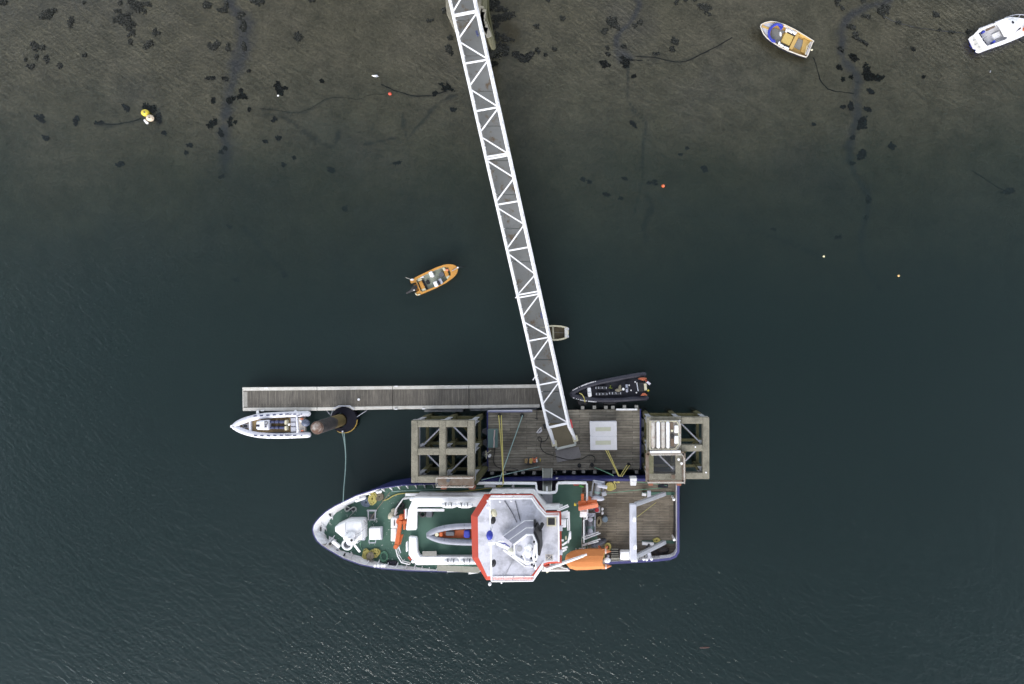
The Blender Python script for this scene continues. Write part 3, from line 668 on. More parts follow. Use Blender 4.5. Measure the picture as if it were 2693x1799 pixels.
for c_, x, y in (('dl', 1420,290), ('dl', 1750,290), ('ba', 1188,1228), ('ba', 735,1232), ('ba', 580,1238)):
    p = Q(c_, x, y, 1.0); MB().cyl((p.x, p.y, 1.0), .19, .16, 18).cyl((p.x, p.y, 1.16), .10, .12, 12).build("mooring_bitt", black, g)
k = thing("hatch_shelter", "low pale grey shelter with two skylights on the timber barge deck", "hatch shelter", Q('ba', 877, 875, 1.0))
P4 = QL('ba', [(710,705),(1038,702),(1042,1045),(716,1048)], 1.9); MB().prism(P4, 1.0, 1.86).build("wall", grey_lt, k)
rps = []
rp_ = MB().prism(QL('ba', [(706,700),(1042,698),(1044,868),(712,866)], 1.95), 1.86, 1.95).build("roof_panel", paint("pale_roof_panel", (.55, .55, .58), (.4, .38, .34), .3, 2, .6), k, bevel=.02)
rps.append(rp_)
rp_ = MB().prism(QL('ba', [(712,884),(1044,884),(1046,1048),(714,1050)], 1.95), 1.86, 1.95).build("roof_panel", MATS["pale_roof_panel"], k, bevel=.02)
rps.append(rp_)
MB().prism(QL('ba', [(715,866),(1040,866),(1040,884),(715,884)], 1.93), 1.86, 1.93).build("roof_gutter", MATS["pale_roof_panel"], k)
sk_m = paint("frosted_skylight", (.42, .43, .34), (.36, .36, .28), .8, 6, .4)
for y0, y1 in ((770, 815), (935, 983)): MB().prism(QL('ba', [(780,y0),(970,y0-3),(970,y1),(780,y1+3)], 1.97), 1.95, 1.97).build("skylight", sk_m, rps[0] if y0 < 800 else rps[1])
k = thing("storage_locker", "teal green steel locker on the left edge of the timber barge", "locker", Q('dl', 1312, 635, 1.0))
MB().prism(QL('dl', [(1245,500),(1385,500),(1385,768),(1245,768)], 1.55), 1.0, 1.5).build("box", teal_box, k, bevel=.02)
MB().prism(QL('dl', [(1243,498),(1335,498),(1328,770),(1243,770)], 1.6), 1.5, 1.58).build("lid", teal_box, k, bevel=.02)
MB().tube(QL('dl', [(1346,508),(1342,580),(1334,630),(1338,690),(1334,765)], 1.56), .06, 6).build("lining_edge", paint("pink_foam", (.55, .42, .4), (.4, .3, .3), .4, 5, .8), k)
# small things on the barge
k = thing("davit_bracket", "small white cross shaped bracket with a round dish at the barge's left edge", "bracket", Q('dl', 1250, 870, 1.0))
MB().beam(Q('dl', 1218,808,1.5), Q('dl', 1224,930,1.5), .06).beam(Q('dl', 1200,875,1.5), Q('dl', 1292,805,1.5), .06).beam(Q('dl', 1225,870,1.5), Q('dl', 1265,880,1.5), .06).build("arm", cream, k)
MB().cyl(Q('dl', 1278,878,1.0), .14, .55, 16).build("post", white, k)
single("canvas_bag", MB().loft([[p+Vector((0,0,z)) for p in offset(QL('ramp', [(100,560),(150,500),(215,415),(240,430),(258,520),(220,570),(150,585)], 1.0), d)] for z, d in ((0,.0),(.16,.0),(.28,.07),(.3,.16))], True, True, True), paint("white_canvas", (.6,.58,.6), (.4,.38,.4), .4, 8, .8), "white canvas bag lying on the barge left of the footbridge foot", "bag")
single("rubber_offcut", MB().box(Q('ramp', 330, 400, 1.06), (.35, .45, .12), .3), black, "small black rubber block against the footbridge's left foot", "rubber block")
k = thing("cargo_crate", "open crate of orange gear and cardboard on the barge deck", "crate", Q('dl', 1890, 960, 1.0))
for x, w_ in ((1810, .3), (1880, .34)): MB().box(Q('dl', x, 962, 1.2), (w_*.9, .45, .38), R(-6)).build("cardboard_box", ply if x > 1850 else tan, k, bevel=.02)
MB().box(Q('dl', 1870, 962, 1.05), (1.05, .62, .08), 0).build("tray", grey_dk, k)
mb = MB()
for _ in range(10):
    p = Q('dl', random.uniform(1905, 1960), random.uniform(910, 990), 1.2); mb.box(p, (.16, .1, .1), random.uniform(0, 3), random.uniform(-.5, .5))
mb.build("orange_gear", pink, k); MB().capsule(Q('dl', 1962,940,1.2), Q('dl', 1966,975,1.2), .07, 8).build("white_bottle", white, k)
single("yellow_baton", MB().capsule(Q('dl', 2013,928,1.05), Q('dl', 2015,968,1.05), .035, 8), yellow, "short yellow baton lying beside the crate on the barge", "baton")
single("power_cable", MB().tube(smooth_poly(QL('ramp', [(410,620),(390,720),(330,790),(230,800),(140,760),(140,690),(200,680),(250,740),(210,860),(210,960),(300,1080),(480,1140),(700,1210),(950,1275),(1290,1250),(1350,1200),(1450,1145),(1568,1160),(1620,1230),(1600,1330)], 1.06), 2), .03, 6), black, "long dark cable looping across the barge below the footbridge foot", "cable")
single("power_cable", MB().tube(smooth_poly(QL('dl', [(1350,775),(1345,850),(1325,920),(1335,1000),(1390,1060),(1480,1065),(1600,1060),(1690,1095)], 1.04), 2), .025, 6), black, "dark cable running down the barge from the teal locker", "cable")
single("mooring_hook", MB().beam(Q('dl', 1968,185,1.1), Q('dl', 1966,345,1.1), .06).beam(Q('dl', 1940,335,1.1), Q('dl', 1985,350,1.1), .06), black, "black steel hook bar at the top edge of the barge beside the footbridge", "hook bar")
single("walkway_mat", MB().prism(QL('dl', [(1240,228),(1900,232),(1900,246),(1240,248)], 1.05), 1.09, 1.11), paint("blue_grey_strip", (.2,.2,.32), (.3,.3,.32), .6, 2, .6), "narrow blue grey strip along the barge's upper left edge", "rubbing strip")
g = thing("gangplank", "grey gangplank with pale side rails from the barge to the ship's side gate", "gangplank", Q('dl', 2120, 1200, 1.2))
a0, a1 = Q('dl', 2055,1075,1.3), Q('dl', 2190,1075,1.3); b0_, b1_ = Q('wh', 1120,255,3.6), Q('wh', 1225,255,3.6)
MB().loft([[a0, a1], [b0_, b1_]], closed=False).loft([[a0+Vector((0,0,-.1)), a1+Vector((0,0,-.1))], [b0_+Vector((0,0,-.1)), b1_+Vector((0,0,-.1))]], closed=False).build("tread_plate", paint("dull_gang_plate", (.16,.165,.15), (.1,.1,.09), .4, 3, .7), g, smooth=False)
for a, b in ((a0, b0_), (a1, b1_)): MB().beam(a+Vector((0,0,.05)), b+Vector((0,0,.05)), .07, .16).build("side_rail", paint("pale_gang_rail", (.36,.38,.35), (.2,.2,.18), .4, 3, .6), g)

# ================================================================= RESEARCH SHIP
ship = thing("research_ship", "large ship with blue hull, green decks, red rimmed wheelhouse roof and timber aft deck", "ship", W(1300, 1385, 0))
low = [(820.5,1393),(823,1406),(831,1422),(844,1435),(861.8,1446.6),(902,1470),(949,1487),(1002,1496.7),(1077,1502.5),(1175,1505),(1260,1505),(1400,1503.5),(1500,1496),(1607,1484),(1664,1481),(1730,1477),(1763,1473),(1779,1466),(1787,1452)]
upp = [(1787,1400),(1787,1340),(1787,1275),(1784,1263),(1772,1259.5),(1600,1259),(1480,1260),(1400,1262),(1300,1265),(1250,1266.5),(1149.4,1271),(1055.6,1275),(991.7,1284.7),(936,1301.8),(878.8,1329.5),(855,1345),(840,1359),(829,1371),(822.5,1382)]
def sheer(px):
    for (a, za), (b, zc) in zip([(0,5.0),(820,5.0),(1000,4.7),(1150,4.4),(1200,3.6),(1260,3.2),(3000,3.1)], [(820,5.0),(1000,4.7),(1150,4.4),(1200,3.6),(1260,3.2),(3000,3.1),(9999,3)]):
        if a <= px <= b: return za+(zc-za)*(px-a)/(b-a)
out_px = low+upp
TOPR = [W(x, y, sheer(x)) for x, y in out_px]
def fl(x, a, b, x0=820, x1=1010): t = max(0, min(1, (x-x0)/(x1-x0))); t = t*t*(3-2*t); return a+(b-a)*t
BC = W(908, 1393, 0)
def inset(poly, ds):
    out = offset(poly, ds)
    for i, (x, y) in enumerate(out_px):
        if x < 905: d = Vector((BC.x-poly[i].x, BC.y-poly[i].y, 0)).normalized(); q = poly[i]+d*ds[i]; out[i] = Vector((q.x, q.y, poly[i].z))
    return out
wl = inset(TOPR, [fl(x, 1.7, .22) if x < 1780 else .25 for x, y in out_px]); WL = [Vector((p.x, p.y, .1)) for p in wl]
kl = inset(TOPR, [fl(x, 2.2, .9) for x, y in out_px]); KL = [Vector((p.x, p.y, -2.4)) for p in kl]
mid = inset(TOPR, [fl(x, .45, .05) for x, y in out_px]); MID = [Vector((p.x, p.y, p.z-1.3)) for p in mid]
MB().loft([KL, WL, MID, TOPR], True, True, False).build("hull", hull_blue, ship, ang=30)
cap = offset(TOPR, [.10 if x < 1600 else .24 for x, y in out_px]); BZ = [3.9 if x < 1165 else (2.2 if x > 1250 else 3.0) for x, y in out_px]
INB = [Vector((p.x, p.y, z)) for p, z in zip(inset(TOPR, [fl(x, 1.15, .24, 825, 1000) for x, y in out_px]), BZ)]
capm = paint("cap_rail_blue", (.045, .045, .15), (.04, .04, .1), .4, 1.5, .45)
MB().loft([TOPR, cap], True).build("cap_rail", capm, ship)
nlow = [i for i, (x, y) in enumerate(out_px) if x < 1180]
ribs = []
for i in range(len(out_px)):
    j = (i+1) % len(out_px); a, b = cap[i], cap[j]; c_, d_ = INB[i], INB[j]
    L_ = (b-a).length; n = (max(1, round(L_/.75)) if out_px[i][0] > 940 else (1 if i % 2 else 0)) if out_px[i][0] < 1200 else 0
    for k in range(n):
        t = (k+.5)/n; u = a.lerp(b, t); v_ = c_.lerp(d_, t)
        inn = (v_-u); inn.z = 0; inn = (inn.normalized() if inn.length > 1e-3 else Vector((0, 1, 0)))*.30
        sd_ = (b-a).normalized()*.035
        ribs.append(MB().loft([[u-sd_, v_-sd_, v_+inn-sd_], [u+sd_, v_+sd_, v_+inn+sd_]], True, True, True))
MB().loft([cap, INB], True).build("bulwark", bulw, ship)
for r_ in ribs: r_.build("bulwark_rib", bulw, ship, smooth=False)
# decks
def idx(cond): return [i for i, (x, y) in enumerate(out_px) if cond(x, y)]
f_low = [INB[i] for i in range(len(low)) if low[i][0] < 1165]; f_up = [INB[len(low)+i] for i in range(len(upp)) if upp[i][0] < 1160]
green_poly = f_low+[W(1178,1501.5,3.9), W(1300,1502,3.9), W(1500,1494,3.9), W(1545,1489,3.9), W(1545,1420,3.9), W(1530,1416,3.9), W(1530,1273,3.9), W(1465,1273,3.9), W(1463,1298,3.9), W(1409,1298,3.9), W(1407,1273,3.9), W(1255,1273,3.9), W(1170,1276.5,3.9)]+f_up
green_poly = [Vector((p.x, p.y, 3.9)) for p in green_poly]
MB().prism(green_poly, 3.78, 3.9).build("fore_deck", deck_green, ship, smooth=False)
aft_poly = [Vector((p.x, p.y, 2.0)) for p in [W(1470,1265,2), W(1783,1265,2), W(1783,1452,2), W(1774,1464,2), W(1745,1469,2), W(1470,1489,2)]]
MB().prism(aft_poly, 1.85, 2.0).build("aft_deck", ship_wood, ship, smooth=False)
MB().prism([W(1250,1268,2), W(1472,1266,2), W(1472,1310,2), W(1250,1310,2)], 1.85, 1.995).build("side_deck", paint("dark_side_deck", (.03,.025,.05), (.06,.04,.03), .5, 3, .6), ship, smooth=False)
# wall under the raised deck (its after end) and its coaming
wp_ = [W(1530,1273,3.9), W(1530,1416,3.9), W(1545,1420,3.9), W(1545,1489,3.9)]
mb = MB(); mb.loft([[Vector((p.x, p.y, 2.0)) for p in wp_], [Vector((p.x, p.y, 3.78)) for p in wp_]], closed=False).build("deckhouse_bulkhead", white, ship)
# rail round the raised deck with the gate recess for the gangplank
gate = smooth_poly(QL('wh', [(0,158),(1015,155),(1030,170),(1032,245),(1060,280),(1270,282),(1295,240),(1297,165),(1315,150),(1670,150),(1685,165),(1685,540)], 4.75), 1)
gate = [W(1150,1276,4.75)]+gate
mb = MB(); mb.tube(gate, .10, 6, squash=.7)
mb.loft([[p+Vector((0, 0, -.02)) for p in gate], [Vector((p.x, p.y, 3.9)) for p in gate]], closed=False)
mb.build("gunwale_rail", white_clean, ship)
for x in (105, 380, 735): MB().cyl(Q('wh', x, 185, 3.9), .13, .25, 12).build("fairlead", white, ship)
MB().beam(Q('wh', 375,185,4.2), Q('wh', 510,190,4.2), .2, .15).build("chock", white, ship)
MB().beam(Q('wh', 1168,195,4.3), Q('wh', 1168,285,4.3), .14, .2).build("gate_post", white_clean, ship)
MB().prism(QL('wh', [(1108,300),(1240,300),(1238,408),(1104,408)], 3.93), 3.904, 3.94).build("gate_plate", grey, ship, smooth=False)
for x in (15, 30, 130, 200, 235, 340, 435, 910, 940, 1130, 1165):
    p = Q('aft', x, 103, 2.9); MB().cyl((p.x, p.y, 2.3), .07, .55, 8).ell((p.x, p.y, 2.88), (.1, .1, .08), n=8, m=5).build("vent_head", white, ship)
# deck house: U shaped white coaming round the green boat deck
U1 = QL('bow', [(1385,725),(1255,728),(1280,480),(1345,320),(2330,320),(2330,440),(1395,440)], 6.5)
U2 = QL('bow', [(1290,803),(1390,815),(1400,990),(1432,1045),(2330,1045),(2330,1148),(1380,1158),(1287,1030)], 6.5)
walls = QL('bow', [(1285,480),(1350,325),(2330,325),(2330,1143),(1385,1152),(1290,1028)], 6.45)
MB().prism(walls, 3.9, 5.9).build("deckhouse_wall", white, ship)
MB().prism(offset(walls, .02), 5.9, 6.0).build("boat_deck", deck_green, ship, smooth=False)
MB().prism(U1, 6.004, 6.5).build("deck_coaming", white_clean, ship, bevel=.08)
MB().prism(U2, 6.004, 6.5).build("deck_coaming", white_clean, ship, bevel=.08)
for i in range(3): MB().box(Q('bow', 1300+i*22, 765, 5.3-0*i), (.12, .85, .04)).build("stair_tread", deck_green, ship)
for x, y0, y1 in ((1257,460,580),(1270,865,985)):
    MB().box(Q('bow', x, (y0+y1)/2, 6.2), (.14, .9, .35)).build("lifebuoy_box", white_clean, ship, bevel=.04)
MB().beam(Q('bow', 1240, 470, 6.2), Q('bow', 1243, 560, 6.2), .07, .3).build("red_panel", red, ship); MB().beam(Q('bow', 1290, 1050, 6.2), Q('bow', 1325, 1088, 6.2), .16, .3).build("red_panel", red, ship)
MB().rail(QL('bow', [(1380,300),(1250,312),(1160,440),(1155,510)], 4.0), .9, .055, 1.1, 1).build("handrail", white, ship)
MB().rail(QL('bow', [(1165,920),(1185,1005),(1235,1085),(1330,1108)], 4.0), .9, .055, 1.1, 1).build("handrail", white, ship)
MB().beam(Q('bow', 1390,478,6.5), Q('bow', 1730,478,6.5), .22, .1).build("pipe_run", white, ship); MB().beam(Q('bow', 1400,460,6.4), Q('bow', 1730,462,6.4), .05, .1).build("pipe_run", white, ship)
MB().beam(Q('bow', 1250,288,5.2), Q('wh', 890,285,5.2), .25, .12).build("side_ledge", white, ship); MB().beam(Q('bow', 1480,308,5.0), Q('wh', 330,315,5.0), .4, .12).build("side_ledge", grey_lt, ship)
MB().box(Q('bow', 1430, 308, 5.4), (.75, .2, .3)).build("navy_vent", navy_seat, ship)
for x in (1640, ): MB().box(Q('bow', x, 300, 5.4), (.8, .12, .1)).build("white_vent", white, ship)
MB().beam(Q('bow', 1640,1190,4.6), Q('wh', 300,1270,4.6), .55, .08).build("side_grating", paint("dirty_grating", (.24,.24,.2), (.12,.11,.09), .5, 3, .8), ship)
MB().beam(Q('bow', 1765,1232,4.4), Q('wh', 315,1277,4.4), .1, .2).build("side_rail", white_clean, ship)
MB().beam(Q('bow', 2030,1245,4.3), Q('bow', 2150,1230,4.3), .3, .2).build("fender_cradle", white_clean, ship)
# foredeck fittings
hz = 5.3
P5 = QL('bow', [(378,685),(520,618),(700,618),(712,655),(712,845),(600,850),(470,812),(382,740)], hz)
MB().loft([[Vector((p.x, p.y, 3.9)) for p in offset(P5, -.08)], P5, [p+Vector((0, 0, .12)) for p in offset(P5, .25)]], True, True, True).build("windlass_housing", white_clean, ship, bevel=.04)
wz = 5.5
mb = MB(); mb.tube(ring_pts(Q('bow', 530, 905, wz), .43, 18, wz), .09, 6, closed=True); mb.build("anchor_drum_rim", white_clean, ship)
MB().ell(Q('bow', 560, 800, wz), (.62, .34, .35), R(20)).build("windlass_motor", white_clean, ship)
MB().cyl(Q('bow', 585, 850, wz), .33, .5, 18).build("windlass_drum", white_clean, ship)
MB().cyl(Q('bow', 585, 850, wz+.5), .12, .03, 12).build("drum_hub", black, ship)
MB().ell(Q('bow', 530, 905, wz-.4), (.33, .3, .3)).build("windlass_gear", grey_dk, ship)
MB().beam(Q('bow', 350,860,4.9), Q('bow', 440,930,4.9), .3, .25).build("davit_arm", white_clean, ship, bevel=.04); MB().beam(Q('bow', 620,905,5.2), Q('bow', 685,990,4.6), .16, .12).build("davit_arm", white_clean, ship)
MB().beam(Q('bow', 610,900,5.6), Q('bow', 690,800,5.6), .2, .2).build("davit_arm", white_clean, ship)
MB().tube(smooth_poly(QL('bow', [(515,620),(505,720),(520,760),(640,790),(770,690)], 5.55), 1), .03, 5).build("stay_line", grey, ship)
MB().tube(QL('bow', [(715,690),(770,640),(740,610),(720,720)], 4.6), .05, 5).build("cable_frame", grey, ship)
mb = MB(); mb.rail(QL('bow', [(700,845),(715,640)], 3.9), 1.1, .04, 1, 1); mb.build("windlass_rail", white, ship)
MB().box(Q('bow', 735, 820, 4.2), (.28, .35, .4)).build("junction_box", grey_lt, ship)
MB().prism(QL('bow', [(795,700),(940,695),(943,843),(800,845)], 4.5), 3.9, 4.5).build("hatch_cover", white_clean, ship, bevel=.05); htc = sc.collection.objects[len(sc.collection.objects)-1]
MB().prism(QL('bow', [(940,690),(957,690),(957,845),(943,845)], 4.3), 3.9, 4.3).build("hatch_hinge", grey_lt, htc)
MB().tube(QL('bow', [(800,850),(802,880),(880,880),(882,850)], 4.3), .05, 6).build("hatch_handle", grey_lt, htc)
MB().prism(QL('bow', [(1068,575),(1148,575),(1148,702),(1068,700)], 5.0), 3.9, 5.0).build("locker", white_clean, ship, bevel=.04)
MB().prism(QL('bow', [(1068,706),(1140,706),(1135,865),(1068,862)], 4.95), 3.9, 4.95).build("locker", white_clean, ship, bevel=.04)
MB().prism(QL('bow', [(1106,605),(1116,605),(1116,670),(1106,670)], 5.06), 5.0, 5.05).build("locker_slot", navy, ship)
mb = MB(); mb.tube(QL('bow', [(790,480),(792,598),(875,598),(880,480)], 4.15), .07, 6); mb.beam(Q('bow', 775,482,4.15), Q('bow', 895,482,4.15), .14, .1); mb.build("hatch_frame", grey, ship)
MB().box(Q('bow', 838, 560, 3.93), (.45, .5, .06)).build("hatch_opening", grey_dk, ship)
# bow fairleads in the bulwark
for x, y, r_ in ((205,712,0), (318,535,.6), (495,1032,2.75), (330,888,2.3)):
    p = Q('bow', x, y, 4.55); MB().ell(p, (.08, .24, .1), r_).build("fairlead", black, ship)
# orange crane on the foredeck
cz = 5.6
MB().cyl((Q('bow',1200,595,4.9).x, Q('bow',1200,595,4.9).y, 3.9), .3, 1.7, 18).build("crane_pedestal", orange, ship)
mb = MB(); mb.beam(Q('bow',1195,600,cz), Q('bow',1140,915,cz), .36, .32).build("crane_boom", orange, ship, bevel=.04)
MB().beam(Q('bow',1235,600,cz), Q('bow',1240,715,cz), .2, .22).build("crane_cylinder", orange, ship, bevel=.03)
MB().beam(Q('bow',1175,900,cz-.3), Q('bow',1210,780,cz-.3), .2, .2).build("crane_jib", orange, ship)
MB().box(Q('bow',1200,560,5.7), (.35, .45, .4)).build("crane_head", orange, ship, bevel=.05); MB().box(Q('bow',1240,620,5.5), (.5, .3, .4)).build("crane_valve_block", orange, ship, bevel=.05)
MB().beam(Q('bow',1165,925,cz-.3), Q('bow',1190,1000,4.4), .08).build("crane_hook", grey_lt, ship)
MB().cyl((Q('bow',1135,925,cz).x, Q('bow',1135,925,cz).y, cz-.2), .2, .4, 12).build("boom_tip", orange, ship)
for x, y in ((1325,340),(1345,1108)): MB().ell(Q('bow', x, y, 6.4), (.17, .17, .17)).build("deck_lamp", white_clean, ship)
for x in (885, 925, 968, 1000): MB().cyl(Q('bow', x, 1155-abs(x-885)*.0, 4.6), .13, .3, 10).build("bollard", white_clean, ship)
for x, y in ((660,320),(910,255),(940,250)): MB().ell(Q('bow', x, y, 4.5), (.18, .13, .12), .3).build("bollard", white_clean, ship)
# wheelhouse
brow = QL('wh', [(360,295),(985,295),(1150,515),(1350,515),(1360,1180),(1200,1190),(1110,1215),(985,1385),(985,1400),(385,1400),(205,1115),(190,570)], 8.3)
roof = QL('wh', [(432,345),(968,345),(1133,572),(1322,565),(1326,1158),(1190,1165),(1085,1195),(965,1345),(965,1352),(400,1350),(285,1105),(278,590)], 9.0)
brow[7] = brow[7]; body = offset(brow, .32)
whw = MB().prism(body, 3.9, 8.2).build("wheelhouse_wall", white, ship)
MB().loft([[Vector((p.x, p.y, 8.15)) for p in brow], brow, roof], True, False, False).build("wheelhouse_brow", red, ship, ang=20)
whr = MB().prism([Vector((p.x, p.y, 0)) for p in roof], 8.6, 9.0).build("wheelhouse_roof", roofgrey, ship, smooth=False)
for i in range(len(body)):
    a, b = body[i], body[(i+1) % len(body)]
    L_ = (b-a).length
    if L_ < .6: continue
    n = max(1, int(L_/1.2)); d = (b-a)/n; nrm = Vector((d.y, -d.x, 0)).normalized()
    c0_ = sum((Vector((p.x, p.y, 0)) for p in body), Vector())/len(body)
    if nrm.dot(Vector(((a+b)/2).to_tuple())-c0_) < 0: nrm = -nrm
    for k in range(n):
        u = a+d*k+d*.1; w_ = a+d*k+d*.9
        MB().loft([[Vector((u.x, u.y, 6.6))+nrm*.03, Vector((w_.x, w_.y, 6.6))+nrm*.03], [Vector((u.x, u.y, 7.7))+nrm*.03, Vector((w_.x, w_.y, 7.7))+nrm*.03]], closed=False).build("window", glass, whw)
rz_ = 9.0
def UNSH(c, pts, zt, zb_): return [Vector((p.x, p.y, zb_)) for p in QL(c, pts, zt)]
RH = 1.05
rp = UNSH('wh', [(425,348),(720,348),(970,348),(1050,470),(1150,578),(1315,572),(1320,900),(1320,1165)], rz_+RH, rz_)
def railings(pts, h, r1=.05):
    mb = MB(); mb.tube([p+Vector((0, 0, h)) for p in pts], r1, 6)
    for t in (.36, .68): mb.tube([p+Vector((0, 0, h*t)) for p in pts], .025, 5)
    mb.tube([p+Vector((0, 0, .06)) for p in pts], .05, 5)
    for a, b in zip(pts, pts[1:]):
        n = max(1, round((b-a).length/1.1))
        for i in range(n+1): q = a.lerp(b, i/n); mb.tube([q, q+Vector((0, 0, h))], .03, 5)
    return mb
railings(rp, RH, .075).build("roof_railing", white_clean, ship)
rp2 = UNSH('wh', [(1115,1218),(985,1410),(720,1413),(455,1415)], rz_+RH+.1, rz_)
railings(rp2, RH+.1, .07).build("roof_railing", white_clean, ship)
rp3 = UNSH('wh', [(452,1415),(440,930)], rz_+RH+.1, rz_); MB().beam(rp3[0]+Vector((0,0,RH)), rp3[1]+Vector((0,0,RH)), .14, .1).beam(rp3[0]+Vector((0,0,.6)), rp3[1]+Vector((0,0,.6)), .08, .08).build("roof_railing", white_clean, ship)
rp4 = UNSH('wh', [(440,780),(425,350)], rz_+RH+.1, rz_); MB().beam(rp4[0]+Vector((0,0,RH)), rp4[1]+Vector((0,0,RH)), .12, .1).beam(rp4[0]+Vector((0,0,.6)), rp4[1]+Vector((0,0,.6)), .08, .08).build("roof_railing", white_clean, ship)
mb = MB()
for p in rp3+rp4: mb.tube([p, p+Vector((0, 0, RH))], .04, 6)
mb.build("railing_posts", white_clean, ship)
# mast tower on the roof
TZ = 12.4
tp = QL('mast', [(415,710),(670,512),(800,512),(870,690),(880,980),(800,1080),(650,1085),(425,940)], TZ)
bs = [Vector((p.x, p.y, 9.0)) for p in tp]
b_ex = QL('mast', [(180,555),(625,235),(808,232)], 9.0); 
tw_low = [Vector((p.x, p.y, 9.0)) for p in tp]
mid_px = QL('mast', [(300,640),(660,383),(805,383)], 10.7)
LOW = [b_ex[0], b_ex[1], b_ex[2]]+[Vector((p.x+.1, p.y, 9.0)) for p in tp[3:]]
MIDR = [mid_px[0], mid_px[1], mid_px[2]]+[Vector((p.x+.05, p.y, 10.7)) for p in tp[3:]]
slate = paint("tower_slope_grey", (.33, .33, .39), (.16, .16, .19), .4, 1.5, .6, fine=.06)
MB().loft([LOW, MIDR, tp], True, False, True).build("mast_tower", slate, ship, ang=20); mtw = sc.collection.objects[len(sc.collection.objects)-1]
MB().prism([Vector((p.x, p.y, 0)) for p in offset(tp, .02)], TZ, TZ+.05).build("tower_platform", roofgrey, mtw)
for R_, z0 in ((LOW, 9.0), (MIDR, 10.7)):
    MB().tube([R_[0]+Vector((0,0,.05)), R_[1]+Vector((0,0,.05)), R_[2]+Vector((0,0,.05))], .07, 6).build("tower_edge_trim", white_clean, mtw)
MB().tube([p+Vector((0, 0, .12)) for p in tp], .085, 6, closed=True).build("tower_edge_trim", white_clean, mtw)
# dark exhaust and its fork on the aft side
MB().loft([[Vector((p.x, p.y, 9.0)) for p in QL('mast', [(825,225),(890,410),(935,420),(935,790),(880,800),(870,600)], 9.6)], QL('mast', [(815,225),(880,400),(938,425),(940,800),(880,810),(860,560)], 10.2)], True, True, True).build("exhaust_casing", black, ship)
MB().beam(Q('mast', 920,440,10.0), Q('mast', 1000,290,9.8), .28, .25).build("exhaust_pipe", black, ship); MB().ell(Q('mast', 985, 300, 9.8), (.16, .16, .12)).build("exhaust_mouth", black, ship)
ex = [tp[2], tp[3], tp[4], tp[5]]; eo = offset(tp, -.22)
MB().prism([Vector((p.x, p.y, 0)) for p in (tp[2], tp[3]+Vector((.03,0,0)), tp[4]+Vector((.03,0,0)), eo[4], eo[3], eo[2]+Vector((0,-.1,0)))], 9.0, TZ-.5).build("exhaust_trunk", black, ship)
# mast head gear
mz = 14.2
MB().cyl(Q('mast', 520, 808, TZ+.05), .22, .06, 24).build("tower_hatch", paint("mid_grey_disc", (.33,.33,.35), (.25,.25,.25), .3, 3, .6), mtw)
MB().tube([Vector((Q('mast',690,900,mz).x, Q('mast',690,900,mz).y, TZ)), Q('mast', 690, 900, mz)], .22, 10).build("mast", white_clean, ship)
MB().box(Q('mast', 695, 790, mz), (.50, .50, .35), R(20)).build("radar_box", white_clean, ship, bevel=.08)
MB().ell(Q('mast', 690, 890, mz), (.26, .42, .3), R(15)).build("radar_dome", white_clean, ship)
MB().tube([Q('mast', x, y, mz-.2) for x, y in ((640,850),(590,930),(640,1060),(720,1070),(850,730),(870,850),(880,960),(840,1050))][:4], .06, 6).build("antenna_arm", white_clean, ship)
MB().tube([Q('mast', 850,730,mz), Q('mast', 805,960,mz), Q('mast', 850,1220,mz-1)], .10, 6).build("antenna_arm", white_clean, ship)
MB().tube(smooth_poly([Q('mast', 850,820,mz), Q('mast', 890,960,mz), Q('mast', 850,1060,mz)], 1), .06, 6).build("antenna_arm", white_clean, ship)
for x, y in ((820,668),(768,815),(760,1008),(838,985),(775,1135),(820,1165),(855,1060)): MB().ell(Q('mast', x, y, mz-.4), (.09, .11, .12)).build("navigation_light", black, ship)
MB().ell(Q('mast', 560, 975, 12.8), (.10, .10, .1)).build("navigation_light", grey_dk, ship)
for x, y in ((695,1100),(700,780)): MB().ell(Q('mast', x, y, 13), (.14,.14,.14)).build("antenna_dome", white_clean, ship)
# boom on the forward side with its pale dome
MB().beam(Q('mast', -120,700,11.2), Q('mast', 40,690,11.2), .26, .2).build("signal_yard", white_clean, ship); MB().beam(Q('mast', 30,688,11.2), Q('mast', 300,805,11.2), .26, .2).build("signal_yard", white_clean, ship)
MB().tube([Q('mast', -10,672,10.9), Q('mast', 220,700,10.9), Q('mast', 320,775,10.9)], .05, 5).build("blue_cable", blue_t, ship)
MB().ell(Q('mast', 343, 860, 11.8), (.28, .28, .26), n=24, m=12).build("satellite_dome", paint("ivory_dome", (.74,.73,.6), (.6,.58,.45), .3, 3, .4), ship); d0 = Q('mast', 343, 860, 11.8); MB().cyl((d0.x, d0.y, 9), .12, 2.6, 10).build("dome_post", white, ship)
MB().box(Q('mast', 145, 655, 9.6), (.5, .2, .4)).build("signal_box", white_clean, ship)
MB().beam(Q('mast', 185,830,9.8), Q('mast', 630,1165,9.8), .14, .12).build("ladder_rail", white, ship); MB().beam(Q('mast', 360,950,10.3), Q('mast', 665,1130,10.3), .12, .1).build("ladder_rail", white, ship); MB().beam(Q('mast', 610,1172,9.8), Q('mast', 800,1185,9.8), .1, .1).build("ladder_rail", white, ship)
MB().beam(Q('mast', 350,935,10.0), Q('mast', 650,1150,10.0), .1, .05).build("ladder_tread", grey_dk, ship)
MB().capsule(Q('wh', 480,520,9.8), Q('wh', 490,552,9.8), .25, 16).build("searchlight", cream, ship)
for x, y in ((475,630),(480,1183)): MB().ell(Q('wh', x, y, 9.9), (.22, .34, .25), R(-12)).build("floodlight", black, ship)
for x, y in ((565,388),(710,380),(405,378)): MB().ell(Q('wh', x, y, 9.7), (.10,.10,.10)).build("roof_lamp", white_clean, whr)
